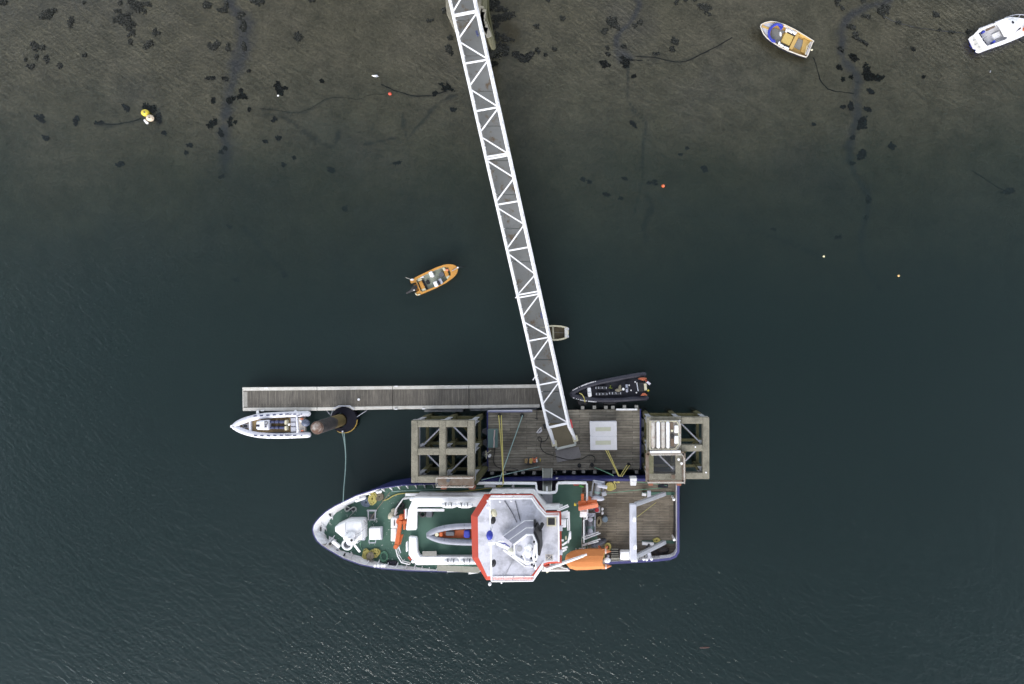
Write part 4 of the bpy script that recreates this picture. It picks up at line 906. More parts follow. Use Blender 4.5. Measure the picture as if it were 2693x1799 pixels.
for x, y, z in ((432,1450,9.6),(583,1432,9.6),(410,460,10.1)): MB().ell(Q('wh', x, y, z), (.15 if y != 1432 else .09,)*3).build("roof_lamp", white_clean, whr)
MB().prism(QL('wh', [(1165,598),(1285,598),(1285,708),(1165,708)], 9.25), 9.0, 9.22).build("hatch_rim", cream, whr); MB().prism(QL('wh', [(1182,602),(1270,602),(1270,690),(1182,690)], 9.27), 9.2, 9.26).build("hatch_glass", black, whr)
mb = MB(); mb.tube(QL('wh', [(1150,1070),(1245,1075),(1245,1145),(1150,1145)], 9.4), .05, 5, closed=True); mb.tube(QL('wh', [(1155,1080),(1235,1135)], 9.4), .04, 5); mb.tube(QL('wh', [(1160,1140),(1225,1080)], 9.4), .04, 5); mb.build("ladder_cage", rustw, ship)
MB().prism(QL('wh', [(1160,1085),(1236,1085),(1236,1135),(1160,1135)], 9.03), 9.004, 9.02).build("ladder_opening", grey_dk, whr)
for pts in ([(620,375),(720,530),(785,665)], [(760,375),(795,520),(828,650)]):
    P_ = QL('wh', pts, 9.05); P_ = [a.lerp(b, t/14) for a, b in zip(P_, P_[1:]) for t in range(14)]
    MB().tube(P_, [.045 if i % 2 else .02 for i in range(len(P_))], 5).build("safety_chain", grey_dk, ship)
MB().beam(Q('wh', 735,1140,9.03), Q('wh', 635,1330,9.03), .06, .03).build("roof_cable", grey, ship)
for y in (730, 1040): MB().box(Q('wh', 1345, y, 8.75), (.32, .42, .3)).build("brow_gap_plate", grey_lt, ship)
# davit boom over the rescue boat
MB().tube([Q('wh', 1155,1250,7.2), Q('wh', 1300,1205,7.2), Q('wh', 1640,1085,7.2)], [.17, .16, .12], 10).build("davit_boom", white_clean, ship)
MB().tube([Q('wh', 1640,1085,7.2), Q('wh', 1680,1068,7.2)], .09, 8).build("davit_tip", white, ship); p = Q('wh', 1170,1240,7.0); MB().cyl((p.x, p.y, 3.9), .3, 3.3, 14).build("davit_post", white_clean, ship)
for a, b in (((1110,1195),(1200,1190)), ((1130,1215),(1200,1200))): MB().beam(Q('wh', *a, 7.6), Q('wh', *b, 7.6), .2, .15).build("red_bracket", red, ship)
MB().beam(Q('wh', 1110,1275,4.6), Q('wh', 1460,1275,4.6), .12, .1).build("side_rail", white_clean, ship); MB().beam(Q('wh', 1100,1255,4.4), Q('wh', 1400,1250,4.4), .5, .1).build("life_raft_shelf", rustw, ship)
MB().prism(QL('wh', [(1340,1195),(1400,1215),(1435,1245),(1380,1235)], 5.5), 5.0, 5.5).build("boat_chock", black, ship)
MB().tube(QL('wh', [(1300,1205),(1380,1245),(1440,1258)], 6.0), .05, 5).build("davit_stay", white, ship)
MB().beam(Q('wh', 1165,1300,4.2), Q('wh', 1215,1265,4.4), .12, .1).build("fender_hook", cream, ship)
# gear between wheelhouse and aft deck
lz = 5.2
MB().beam(Q('wh', 1240,515,lz), Q('wh', 1440,430,lz), .1, .1).build("stair_rail", white_clean, ship); MB().beam(Q('wh', 1255,530,lz), Q('wh', 1450,450,lz), .1, .1).build("stair_rail", white_clean, ship)
MB().prism(QL('wh', [(1110,425),(1370,425),(1370,445),(1240,500),(1160,470)], 4.9), 4.8, 4.9).build("stair_landing", white, ship)
MB().prism(QL('wh', [(1355,545),(1445,520),(1450,600),(1355,610)], 5.3), 5.2, 5.3).build("stair_landing", white, ship)
for a, b in (((1350,540),(1440,510)), ((1450,520),(1455,760)), ((1470,770),(1440,920)), ((1440,900),(1365,950)), ((1360,995),(1435,970)), ((1365,1030),(1420,1000)), ((1325,885),(1385,887)), ((1435,610),(1440,760))):
    MB().beam(Q('wh', *a, lz), Q('wh', *b, lz), .16, .12).build("stair_rail", white_clean, ship)
MB().box(Q('wh', 1383, 665, 5.4), (.45, .68, .5)).build("white_locker", white_clean, ship, bevel=.04); MB().box(Q('wh', 1465, 825, 5.2), (.22, .65, .35)).build("white_locker", white_clean, ship, bevel=.04)
MB().box(Q('wh', 1413, 855, 5.0), (.14, .3, .2)).build("cream_locker", cream, ship)
# orange knuckle crane amidships
oz = 5.6
MB().beam(Q('aft', 300,415,oz), Q('aft', 400,405,oz), .42, .4).build("crane_body", orange, ship, bevel=.05); MB().beam(Q('aft', 300,480,oz+.4), Q('aft', 555,432,oz+.4), .34, .3).build("crane_boom", pink, ship, bevel=.03)
MB().beam(Q('aft', 352,290,oz), Q('aft', 352,395,oz), .26, .24).build("crane_leg", orange, ship, bevel=.02); MB().tube([Q('aft', 415,400,oz-.1), Q('aft', 540,390,oz-.1)], .2, 10).build("crane_cylinder", orange, ship)
MB().cyl((Q('aft',430,400,4.5).x, Q('aft',430,400,4.5).y, 3.0), .3, 2.7, 14).build("crane_pedestal", orange, ship); MB().box(Q('aft', 258, 425, oz-.3), (.2,.2,.3)).build("crane_lamp", yellow, ship); MB().tube([Q('aft', 260,418,oz), Q('aft', 310,400,oz)], .06, 6).build("crane_hose", rust, ship)
# white boxes, rails and ladders at the break of the deck
MB().box(Q('aft', 365, 540, 5.0), (.66, .55, .7)).build("white_locker", white, ship, bevel=.04)
MB().rail(QL('aft', [(410,500),(410,580),(370,590),(372,880)], 3.95), .95, .06, 1.3).build("handrail", white_clean, ship)
for (a, b) in (((375,875),(580,795)), ((365,845),(560,780)), ((350,945),(580,870)), ((345,960),(555,900))):
    MB().beam(Q('aft', *a, 4.2), Q('aft', *b, 3.0), .08, .1).build("ladder_rail", white, ship)
tb = MB()
for i in range(9): tb.box(Q('aft', 375+i*20, 905-i*7.6, 4.0-i*.17), (.1, .5, .03), R(10))
tb.build("ladder_treads", deck_green, ship)
MB().rail(QL('aft', [(345,850),(350,955),(385,965),(385,1010),(420,1010)], 3.95), .9, .045, .9).build("handrail", rustw, ship)
MB().beam(Q('aft', 305,992,4.5), Q('aft', 375,992,4.5), .08).build("pipe_rail", white, ship); MB().beam(Q('aft', 268,990,4.4), Q('aft', 268,1020,4.4), .08).build("pipe_rail", white, ship)
# deck winches
def winch(nm, c_, ang, L_, wd, zt):
    o = Q(*c_, zt); ux = Vector((math.cos(ang), math.sin(ang), 0)); uy = Vector((-math.sin(ang), math.cos(ang), 0))
    def at(a, b, z): return Vector((o.x, o.y, 0))+ux*a+uy*b+Vector((0, 0, z))
    MB().tube([at(-L_/2+.1, 0, zt-.35), at(L_/2-.1, 0, zt-.35)], .3, 14).build("winch_drum", grey, ship)
    for s_ in (-1, 1):
        MB().tube([at(s_*(L_/2-.18), 0, zt-.35), at(s_*(L_/2-.1), 0, zt-.35)], .5, 16).build("winch_flange", grey_lt, ship)
        MB().beam(at(-L_/2, s_*wd/2, zt-.1), at(L_/2, s_*wd/2, zt-.1), .12, .14).build("winch_frame", grey, ship)
        MB().beam(at(s_*L_/2, -wd/2, zt-.1), at(s_*L_/2, wd/2, zt-.1), .18, .14).build("winch_frame", grey_lt, ship)
    for a in (-1, 1):
        for b in (-1, 1): MB().beam(at(a*L_/2, b*wd/2, 2.0), at(a*L_/2, b*wd/2, zt-.15), .12).build("winch_leg", grey, ship)
    MB().tube([at(L_*.08, 0, zt-.35), at(L_*.2, 0, zt-.35)], .34, 14).build("rope_turns", teal_r, ship)
    return at
at = winch("w", ('aft', 548, 245), R(-98), 1.65, 1.05, 3.4)
MB().tube([Q('aft', 545,180,3.5), Q('aft', 670,205,3.5)], .16, 10).build("winch_roller", grey_lt, ship); MB().box(Q('aft', 630,285,3.4), (.45,.4,.4), .3).build("winch_motor", grey, ship, bevel=.05); MB().ell(Q('aft', 555, 345, 3.3), (.6,.25,.3), R(-8)).build("winch_gearbox", grey_lt, ship)
MB().box(Q('aft', 460, 285, 3.2), (.25,.4,.5)).build("winch_valve", grey, ship)
at = winch("w", ('aft', 450, 690), R(-90), 2.0, .95, 3.3)
MB().ell(Q('aft', 452, 620, 3.5), (.26,.22,.25)).build("winch_motor", grey_lt, ship, bevel=0); MB().ell(Q('aft', 452, 775, 3.4), (.24,.3,.25)).build("winch_gearbox", grey_lt, ship); MB().beam(Q('aft', 385,600,3.4), Q('aft', 400,700,3.4), .2, .3).build("winch_brake", grey_dk, ship); MB().beam(Q('aft', 510,630,3.3), Q('aft', 508,705,3.3), .14,.2).build("winch_brake", grey_lt, ship)
MB().prism(QL('aft', [(375,590),(520,590),(520,870),(375,870)], 2.3), 2.004, 2.05).build("winch_bed", deck_green, ship, smooth=False)
# white lockers, vents and lights on the aft deck
MB().prism(QL('aft', [(495,455),(580,455),(580,532),(495,532)], 2.7), 2.0, 2.7).build("hydrant_box", grey, ship, bevel=.03); MB().cyl(Q('aft', 538, 493, 2.7), .2, .15, 18).build("hydrant_wheel", paint("signal_red", (.5,.03,.04), (.3,.05,.05), .3, 5, .4), ship)
MB().box(Q('aft', 470,480,2.6), (.5,.2,.3), R(10)).build("pipe_box", grey, ship)
for y, w_ in ((483, .3), (535, .42)): MB().capsule(Q('aft', 608,y-w_*12,2.5), Q('aft', 608,y+w_*12,2.5), .12, 10).build("gas_bottle", white, ship)
MB().prism(QL('aft', [(965,88),(1055,88),(1052,128),(965,128)], 3.2), 2.0, 3.2).build("white_locker", white_clean, ship, bevel=.03); MB().prism(QL('aft', [(968,134),(1050,134),(1042,185),(970,182)], 2.9), 2.0, 2.9).build("white_locker", white_clean, ship, bevel=.03)
for x, y, z in ((1530,360,3.4),(1535,878,3.4),(1180,1135,3.5),(1242,1128,3.5),(1142,1130,3.4)): MB().cyl((Q('aft',x,y,z).x, Q('aft',x,y,z).y, 2.0), .1, z-2.0, 10).ell(Q('aft', x, y, z), (.14,.14,.12)).build("deck_light", white_clean, ship)
MB().box(Q('aft', 1020, 1143, 3.5), (.62, .28, .3)).build("foot_box", white_clean, ship, bevel=.03)
for y0, y1 in ((265, 305), (890, 930)): MB().prism(QL('aft', [(1115,y0),(1540,y0),(1540,y1),(1115,y1)], 2.05), 2.003, 2.05).build("frame_track", deck_green, ship, smooth=False)
for y, xs2 in ((290,(1120,1170)), (925,(1120,1270))): MB().beam(Q('aft', xs2[0], y, 2.3), Q('aft', xs2[1], y+8, 2.3), .25, .3).build("track_shoe", white, ship)
# stern gantry
gz = 6.0
MB().beam(Q('aft', 1000,415,gz), Q('aft', 1005,1135,gz), .62, .5).build("gantry_crossbeam", grey_lt, ship, bevel=.05)
MB().beam(Q('aft', 1030,425,gz-.1), Q('aft', 1415,285,2.6), .38, .34).build("gantry_leg", grey, ship, bevel=.04); MB().beam(Q('aft', 1040,1095,gz-.1), Q('aft', 1415,910,2.6), .38, .34).build("gantry_leg", grey, ship, bevel=.04)
for s_, (a, b) in enumerate((((1030,425),(1415,285)), ((1040,1095),(1415,910)))):
    mb = MB()
    for i in range(18): q0 = Q('aft', *a, gz-.1).lerp(Q('aft', *b, 2.6), .12+i*.045); mb.box(q0+Vector((0, 0, .2)), (.05, .3, .03), R(20))
    mb.build("leg_rungs", grey_lt, ship)
for y0, y1 in ((250, 340), (1040, 1115)): MB().beam(Q('aft', 1210,y0,3.2), Q('aft', 1210,y1,3.2), .34, .34).build("gantry_ram", grey_lt, ship, bevel=.03)
for x, y in ((1020,615),(1032,972)): MB().box(Q('aft', x, y, 6.6), (.28,.42,.3)).build("gantry_block", white_clean, ship, bevel=.05)
MB().beam(Q('aft', 1075,1115,3.6), Q('aft', 1215,935,3.2), .14, .2).build("dark_ram", black, ship)
MB().prism(QL('aft', [(1530,400),(1542,400),(1542,870),(1530,870)], 2.3), 2.0, 2.25).build("stern_roller", black, ship)
MB().prism(QL('aft', [(724,1115),(826,1115),(826,1185),(724,1185)], 3.0), 2.0, 3.05).build("step_top", paint("step_buff", (.37,.36,.3), (.25,.24,.2), .4, 4, .8), ship)
for i in range(4): MB().prism(QL('aft', [(724,1000+i*28),(815,1000+i*28),(815,1010+i*28),(724,1010+i*28)], 2.4+i*.15), 2.3+i*.15, 2.4+i*.15).build("step_tread", MATS["step_buff"], ship)
MB().prism(QL('aft', [(724,995),(822,995),(822,1115),(724,1115)], 2.02), 2.004, 2.03).build("step_well", navy, ship)
MB().prism(QL('aft', [(1350,1098),(1545,1080),(1545,1110),(1350,1130)], 3.0), 2.6, 2.9).build("side_locker", white, ship)
# wires
MB().tube([Q('aft', 1300,400,3.2), Q('aft', 1050,590,5.9)], .02, 5).build("gantry_wire", yellow_r, ship)

# ================================================================= THINGS LYING ON THE SHIP
def canister(c_, x0, y0, x1, y1, z, label, ticks=3):
    k = thing("liferaft_canister", label, "liferaft", Q(c_, (x0+x1)/2, (y0+y1)/2, z-.35), "liferaft canisters on the ship's deckhouse")
    a, b = Q(c_, x0, (y0+y1)/2, z), Q(c_, x1, (y0+y1)/2, z); r = abs(Q(c_, x0, y0, z).y-Q(c_, x0, y1, z).y)/2
    d = (b-a).normalized()*r*.75
    MB().capsule(a+d, b-d, r, 16).build("shell", white_clean, k)
    for t in (.3, .5, .7):
        p = a.lerp(b, t); MB().tube([p+Vector((0, math.cos(q)*r*1.03, math.sin(q)*r*1.03)) for q in [2*math.pi*i/16 for i in range(16)]], .03, 5, closed=True).build("band", grey, k)
    for t in (.28, .68):
        p = a.lerp(b, t); MB().tube([p+Vector((0, -r, .0)), p+Vector((.03, -r*.2, r*1.15)), p+Vector((-.05, r*1.4, r*.9))], .035, 6).build("lashing", grey_dk, k)
    MB().beam(Vector((a.x+.3, a.y-r*1.1, z-.1)), Vector((b.x-.3, b.y-r*1.1, z-.1)), .12, .1).build("cradle", white, k)
canister('bow', 1700, 385, 1880, 445, 6.95, "white liferaft canister, forward one of the two on the upper arm of the deckhouse")
canister('bow', 1893, 385, 2080, 445, 6.95, "white liferaft canister, after one of the pair on the deckhouse's upper arm")
canister('bow', 1730, 1075, 1905, 1140, 6.95, "white liferaft canister, forward one of the two on the lower arm of the deckhouse")
canister('bow', 1930, 1075, 2100, 1140, 6.95, "white liferaft canister nearest the red roof rim on the deckhouse's lower arm")

def inflatable(k, left_px, right_px, r, z, mat, n=14, tip=.35):
    """one bow-shaped buoyancy tube: centre line given stern-left .. bow .. stern-right"""
    P = smooth_poly(left_px+right_px[::-1], 2)
    rr = [r]*len(P); rr[0] = r*tip; rr[-1] = r*tip
    if len(P) > 6: rr[1] = r*.8; rr[-2] = r*.8
    return MB().tube(P, rr, n).build("buoyancy_tube", mat, k)
# grey inflatable on the boat deck
z = 7.0
k = thing("inflatable_boat", "grey inflatable with orange floor, bow poking out from under the wheelhouse's red rim", "inflatable boat", Q('bow', 1850, 775, 6.1))
inflatable(k, QL('bow', [(2330,672),(1960,672),(1730,695),(1600,735),(1530,785)], z), QL('bow', [(2330,878),(1960,878),(1730,862),(1600,825),(1530,785)], z), .26, z, greyrib)
MB().prism(QL('bow', [(2330,705),(1700,735),(1600,768),(1600,790),(1700,815),(2330,842)], z-.2), 6.45, z-.2).build("floor", paint("orange_floor", (.42,.10,.03), (.2,.06,.03), .5, 3, .6), k)
MB().loft([[p+Vector((0,0,-.2)) for p in QL('bow', [(2330,700),(1650,740),(1550,785),(1650,830),(2330,845)], z-.2)], [Vector((p.x, p.y, 6.2)) for p in QL('bow', [(2330,760),(1700,770),(1600,785),(1700,800),(2330,790)], z-.2)]], True, True, True).build("hull", grey_dk, k)
MB().box(Q('bow', 1802, 762, 7.0), (.75, .38, .3)).build("seat", grey_dk, k, bevel=.05); MB().box(Q('bow', 1690, 770, 7.0), (.3,.4,.3)).build("console", orange, k, bevel=.05)
MB().cyl(Q('bow', 1640, 775, 7.05), .17, .12, 16).build("bow_locker", cream, k); MB().box(Q('bow', 2010, 770, 7.0), (.55, .7, .3)).build("blue_bag", blue_t, k, bevel=.1)
for x, y0, y1 in ((1728, 655, 730), (1975, 645, 715), (1728, 825, 890)): MB().beam(Q('bow', x, y0, 7.27), Q('bow', x+3, y1, 7.2), .03, .02).build("lashing", navy, k)
# orange covered rescue boat
z = 5.6
k = thing("rescue_boat", "covered rescue boat under a bright orange canvas on the ship's lower side", "rescue boat", Q('aft', 380, 1130, 4.0))
o_ = QL('aft', [(618,1010),(700,1000),(640,1050),(640,1235),(720,1215),(640,1250),(420,1268),(270,1272),(180,1245),(120,1165),(140,1090),(200,1045),(280,1020),(450,1005)], z)
hullp = QL('aft', [(632,1010),(636,1050),(618,1060),(612,1200),(636,1235),(636,1252),(420,1268),(270,1272),(190,1250),(120,1165),(140,1090),(200,1045),(280,1022),(450,1008)], z)
ridge0 = Q('aft', 240,1168,6.05); ridge1 = Q('aft', 618,1155,6.15)
c_in = [p.lerp(Vector((min(max(p.x, ridge0.x), ridge1.x-.1), ridge0.y, 6.0)), .93) for p in hullp]
mid_ = [Vector((a.x*.5+b.x*.5, a.y*.5+b.y*.5, z+.32)) for a, b in zip(hullp, c_in)]
MB().loft([[p+Vector((0,0,-.35)) for p in hullp], hullp, mid_, c_in], True, False, True).build("canvas_cover", orange_cover, k, ang=18)
MB().loft([[Vector((p.x, p.y, 4.1)) for p in offset(hullp, .45)], [p+Vector((0,0,-.3)) for p in offset(hullp, .05)]], True, True, True).build("hull", orange, k)
for ya, yb, xt in ((1030, 1030, 720), (1225, 1218, 726)):
    a, b = Q('aft', 600, ya, 5.45), Q('aft', xt, yb, 5.45)
    MB().tube([a, a.lerp(b, .45), b], [.24, .22, .02], 12).build("tube_end", paint("orange_hypalon", (.6,.2,.08), (.5,.2,.1), .3, 4, .6), k)
    MB().tube([a.lerp(b, .35), a.lerp(b, .5)], [.245, .23], 12).build("reflective_band", paint("reflective_grey", (.62,.5,.45), (.5,.4,.35), .3, 4, .5), k)
MB().ell(Q('aft', 672, 1143, 5.7), (.31, .24, .3)).build("outboard_cowl", white_clean, k); MB().ell(Q('aft', 680, 1090, 5.4), (.13,.13,.12)).build("fuel_cap", grey_lt, k)
MB().tube(QL('aft', [(632,1055),(632,1130),(628,1210)], 5.7), .03, 5).build("stern_bar", yellow_r, k)
MB().tube([ridge0+Vector((0,0,.0)), ridge1+Vector((0,0,-.02))], .025, 5).build("ridge_seam", orange_cover, k)
# coils and loose gear on the ship
def coil(nm, c_, x, y, z, r0, r1, r, mat, label, turns=5, layers=2, sx=1, sy=1, wob=.1):
    m_ = MB(); m_.coil(Q(c_, x, y, z), r0, r1, r, turns, layers, wob, sx, sy); return single(nm, m_, mat, label, "rope coil", loc=Q(c_, x, y, z))
coil("rope_coil", 'bow', 768, 372, 3.9, .42, .1, .035, blue_r, "blue grey rope coil beside the white fender on the ship's foredeck", 7, 3, 1, 1.1)
coil("rope_coil", 'bow', 848, 330, 3.9, .45, .12, .045, yellow_r, "yellow rope coil at the ship's upper bow rail, left of the brown coil", 6, 3, .85, 1.2, .15)
coil("rope_coil", 'bow', 935, 308, 3.9, .38, .08, .035, brown_r, "brown rope coil beside the yellow one at the ship's upper bow rail", 7, 3)
coil("rope_coil", 'bow', 778, 1030, 3.9, .45, .15, .045, yellow_r, "yellow rope coil on the lower foredeck, left of the grey coil", 6, 2, .8, 1.2, .2)
coil("rope_coil", 'bow', 880, 1005, 3.9, .42, .12, .045, yellow_r, "yellow rope coil on the lower foredeck, right of the grey coil", 6, 2, 1, 1, .2)
coil("rope_coil", 'bow', 822, 1040, 4.1, .36, .06, .035, brown_r, "grey brown rope coil between two yellow ones on the lower foredeck", 7, 3)
coil("rope_coil", 'bow', 985, 1045, 3.9, .42, .34, .03, green_r, "loose ring of green rope on the lower foredeck", 4, 2, .85, 1.15, .12)
coil("rope_coil", 'aft', 705, 190, 2.0, .42, .05, .045, yellow_r, "neat round yellow rope coil on the aft deck beside the upper winch", 8, 3, 1, 1, .04)
coil("rope_coil", 'aft', 680, 965, 2.0, .34, .2, .045, yellow_r, "yellow rope ring at the stern end of the orange covered rescue boat", 3, 3, .8, 1.2, .1)
coil("rope_coil", 'aft', 563, 638, 2.0, .34, .2, .045, paint("manila_rope", (.36,.3,.2), (.2,.16,.1), .4, 8, .9), "straw coloured oval rope coil beside the lower deck winch", 4, 3, .7, 1.35, .12)
coil("rope_coil", 'aft', 1305, 880, 2.0, .28, .12, .04, yellow_r, "small loose yellow rope heap by the lower gantry track", 3, 2, 1, .8, .3)
single("white_fender", MB().capsule(Q('bow', 645,358,4.3), Q('bow', 740,325,4.3), .17, 12), white_clean, "fat white fender lying along the ship's upper bow rail", "fender")
mb = MB(); o = Q('bow', 572, 462, 4.15)
mb.tube([o+Vector((math.sin(t)*.55, math.sin(2*t)*.17, .05*math.cos(t))) for t in [2*math.pi*i/28 for i in range(28)]], .045, 6, closed=True)
mb.tube([o+Vector((math.sin(t)*.48, math.sin(2*t)*.22, .06+.05*math.cos(t))) for t in [2*math.pi*i/28 for i in range(28)]], .045, 6, closed=True)
single("figure_eight_rope", mb, paint("grey_rope", (.3,.32,.3), (.2,.2,.18), .4, 6, .8), "grey rope wound in a figure of eight on a foredeck bitt", "rope")
single("mooring_bitts", MB().cyl(Q('bow', 535,462,3.9), .16, .3, 14).cyl(Q('bow', 608,462,3.9), .16, .3, 14).box(Q('bow', 572,462,3.95), (.95,.4,.1)), navy, "dark double bitts under the figure of eight rope", "bitts")
m_ = MB(); m_.ell(Q('bow', 1085,535,4.25), (.45,.3,.3), R(40)); m_.ell(Q('bow', 1105,485,4.2), (.25,.22,.22)); m_.ell(Q('bow', 1070,560,4.2), (.3,.2,.2), R(30))
single("pale_sack", m_, paint("pale_canvas", (.45,.42,.33), (.3,.27,.2), .6, 4, .9), "crumpled pale sack above the twin white lockers on the foredeck", "sack")
for x, y, lb in ((1190,420,"black tyre fender outside the deckhouse's upper front corner"), (1465,522,"black tyre fender on the boat deck, left of the dark box")):
    p = Q('bow', x, y, 6.15 if x > 1300 else 4.1); single("tyre_fender", MB().tube(ring_pts(p, .25, 20, p.z), .11, 10, closed=True), black, lb, "tyre")
single("dark_box", MB().box(Q('bow', 1550, 522, 6.25), (.55,.55,.45)), grey_dk, "dark square box beside the tyre on the boat deck", "box", bevel=.05)
single("black_tray", MB().box(Q('bow', 1085,1130,4.0), (.85,.45,.15)), navy, "black tray against the ship's lower side near the deckhouse", "tray")
k = thing("deck_bench", "slatted grey bench on the ship's boat deck below the grey inflatable", "bench", Q('bow', 1547, 1018, 6.0))
for i in range(4): MB().beam(Q('bow', 1460,992+i*15,6.5), Q('bow', 1635,990+i*15,6.5), .09, .05).build("slat", timber, k)
for x in (1475, 1620):
    MB().box(Q('bow', x, 1015, 6.22), (.06,.45,.44)).build("leg", grey_dk, k)
single("blue_cover", MB().ell(Q('wh', 430, 822, 10.2), (.29,.42,.4), 0, 10, 7), blue_t, "bright blue tarpaulin cover over a lamp on the wheelhouse roof", "cover", smooth=True)
single("cool_box", MB().box(Q('aft', 897,1072,3.0), (.9,.8,.7)), white_clean, "large white box on the aft deck between the step and the gantry", "deck box", bevel=.07)
single("blue_drum", MB().cyl(Q('aft', 642,603,2.0), .26, .5, 18), paint("blue_grey_drum", (.16,.22,.27), (.1,.12,.15), .4, 4, .5), "blue grey drum standing beside the straw coloured rope coil", "drum")
single("life_ring", MB().tube([Q('aft', 270+30*math.cos(t), 168+7*math.sin(t), 4.5) for t in [2*math.pi*i/16 for i in range(16)]], .06, 6, closed=True), red, "red lifebuoy hanging inside the white gunwale rail", "lifebuoy")
single("green_hose", MB().tube(QL('aft', [(312,180),(335,188),(368,200)], 4.1), .07, 6), paint("bright_green", (.12,.5,.1), (.1,.3,.08), .3, 5, .5), "short bright green hose on the green deck corner", "hose")
single("orange_fender", MB().capsule(Q('aft', 645,102,2.6), Q('aft', 735,100,2.6), .09, 8), paint("orange_red_plastic", (.6,.11,.03), (.4,.1,.05), .3, 5, .5), "long orange tube along the bulwark above the aft yellow coil", "fender")
m_ = MB()
for i in range(6): m_.ell(Q('aft', 500+i*24, 940-i*9, 2.35), (.34,.26,.24), random.uniform(0,3), 9, 6)
single("net_pile", m_, paint("dark_net", (.045,.047,.06), (.16,.16,.19), .6, 5, .9), "heap of dark netting beside the lower ladder on the aft deck", "net")
single("cable_drum_heap", MB().ell(Q('aft', 1390,1000,2.25), (.6,.34,.35), .1, 10, 6).ell(Q('aft', 1350,1020,2.1), (.9,.55,.2), .1, 12, 6), paint("dark_cover", (.03,.028,.03), (.12,.08,.04), .7, 3, .8), "dark covered heap in the lower stern corner of the ship", "covered gear")
single("stern_crate", MB().box(Q('aft', 1390,185,2.3), (.95,.35,.4)), navy, "long dark crate at the upper stern corner of the ship", "crate", bevel=.04)
single("orange_buoy", MB().ell(Q('aft', 665,975,2.3), (.15,.15,.2)), pink, "small orange float inside the yellow rope ring by the rescue boat", "float")
# ================================================================= MOORING LINES AND ROPES
def rope(pts, r, mat, label, nm="mooring_line", cat="mooring line", sag=0.0, sm=1):
    P = [Vector(p) for p in pts]
    if len(P) == 2 and sag:
        P = [P[0].lerp(P[1], t/10)-Vector((0, 0, sag*math.sin(math.pi*t/10))) for t in range(11)]
    elif sm: P = smooth_poly(P, sm)
    return single(nm, MB().tube(P, r, 6), mat, label, cat, loc=P[0])
rope([Q('pon',1383,728,.7), Q('pon',1412,850,.55), Q('pon',1425,1000,.5), Q('pon',1420,1200,.9), Q('pon',1400,1400,2.4), Q('pon',1394,1560,4.9)], .035, teal_r, "pale teal line from the black pile collar to the ship's bow, left strand", sm=2)
rope([Q('pon',1405,728,.7), Q('pon',1418,850,.55), Q('pon',1429,1000,.52), Q('pon',1424,1200,.92), Q('pon',1404,1400,2.4), Q('pon',1398,1560,4.9)], .035, teal_r, "pale teal line from the black pile collar to the ship's bow, right strand", sm=2)
rope([Q('dl',1405,292,1.3), Q('dl',1475,1290,4.8)], .05, yellow_r, "yellow line from the barge's upper left bitt to the ship, left strand", sag=.25)
rope([Q('dl',1443,292,1.3), Q('dl',1470,1290,4.8)], .05, yellow_r, "yellow line from the barge's upper left bitt to the ship, right strand", sag=.2)
rope([Q('dl',1757,292,1.3), Q('dl',1500,1010,2.0), Q('dl',1410,1275,4.4)], .045, teal_r, "teal line slanting from the barge's second bitt down to the ship", sm=1)
rope([Q('dl',2000,1048,1.2), Q('dl',1150,1245,4.0)], .035, teal_r, "thin teal line running low left from the barge to the ship's side", sag=.1)
rope([Q('wh',600,155,4.9), Q('wh',600,185,4.2), Q('wh',560,200,4.1), Q('wh',520,180,4.1), Q('wh',560,178,4.15), Q('wh',590,195,4.1), Q('wh',430,212,4.0), Q('wh',200,245,3.95), Q('wh',0,265,3.95), Q('bow',1600,250,3.95), Q('bow',1400,272,3.95), Q('bow',1200,268,3.95), Q('bow',1100,295,3.95), Q('bow',1030,345,3.95), Q('bow',970,360,3.95)], .05, yellow_r, "long yellow rope led along the ship's upper side deck to the bow coils", "deck_rope", "rope", sm=2)
rope([Q('bow',1080,250,4.0), Q('bow',1300,235,4.0), Q('bow',1600,222,4.0), Q('bow',2150,205,4.0), Q('wh',500,195,4.0)], .03, teal_r, "thin teal rope along the ship's upper side deck beside the yellow one", "deck_rope", "rope", sm=1)
rope([Q('bow',1060,255,4.2), Q('bow',950,400,4.1), Q('bow',880,490,4.1), Q('bow',825,580,4.1)], .035, brown_r, "tan rope slanting across the foredeck to the open hatch frame", "deck_rope", "rope")
rope([Q('bow',630,470,4.0), Q('bow',620,500,3.95), Q('bow',570,540,3.95), Q('bow',540,590,3.95)], .03, MATS["grey_rope"], "grey rope tail hanging from the figure of eight on the foredeck", "deck_rope", "rope")
rope([Q('bow',700,860,4.2), Q('bow',690,930,4.0), Q('bow',740,1000,3.95)], .025, green_r, "thin green rope from the windlass to the yellow coils", "deck_rope", "rope")
rope([Q('aft',900,105,3.0), Q('aft',870,125,2.8), Q('aft',830,110,2.8), Q('aft',800,130,2.8), Q('aft',840,140,2.8), Q('aft',790,145,2.6), Q('aft',750,115,2.6), Q('aft',775,170,2.1), Q('aft',785,215,2.1), Q('aft',745,235,2.1)], .045, yellow_r, "looped yellow rope between the bulwark and the aft round coil", "deck_rope", "rope", sm=2)
rope([Q('ba',905,1050,1.9), Q('ba',1065,1370,3.2)], .04, yellow_r, "yellow line from the pale shelter to the ship, left strand", sag=.15)
rope([Q('ba',930,1050,1.9), Q('ba',1073,1370,3.2)], .04, yellow_r, "yellow line from the pale shelter to the ship, right strand", sag=.12)
rope([Q('ba',1170,1235,1.3), Q('ba',1085,1372,3.2)], .045, yellow_r, "short yellow line from the barge's lower right bitt to the ship, left strand", sag=.05)
rope([Q('ba',1200,1240,1.3), Q('ba',1108,1374,3.2)], .045, yellow_r, "short yellow line from the barge's lower right bitt to the ship, right strand", sag=.05)
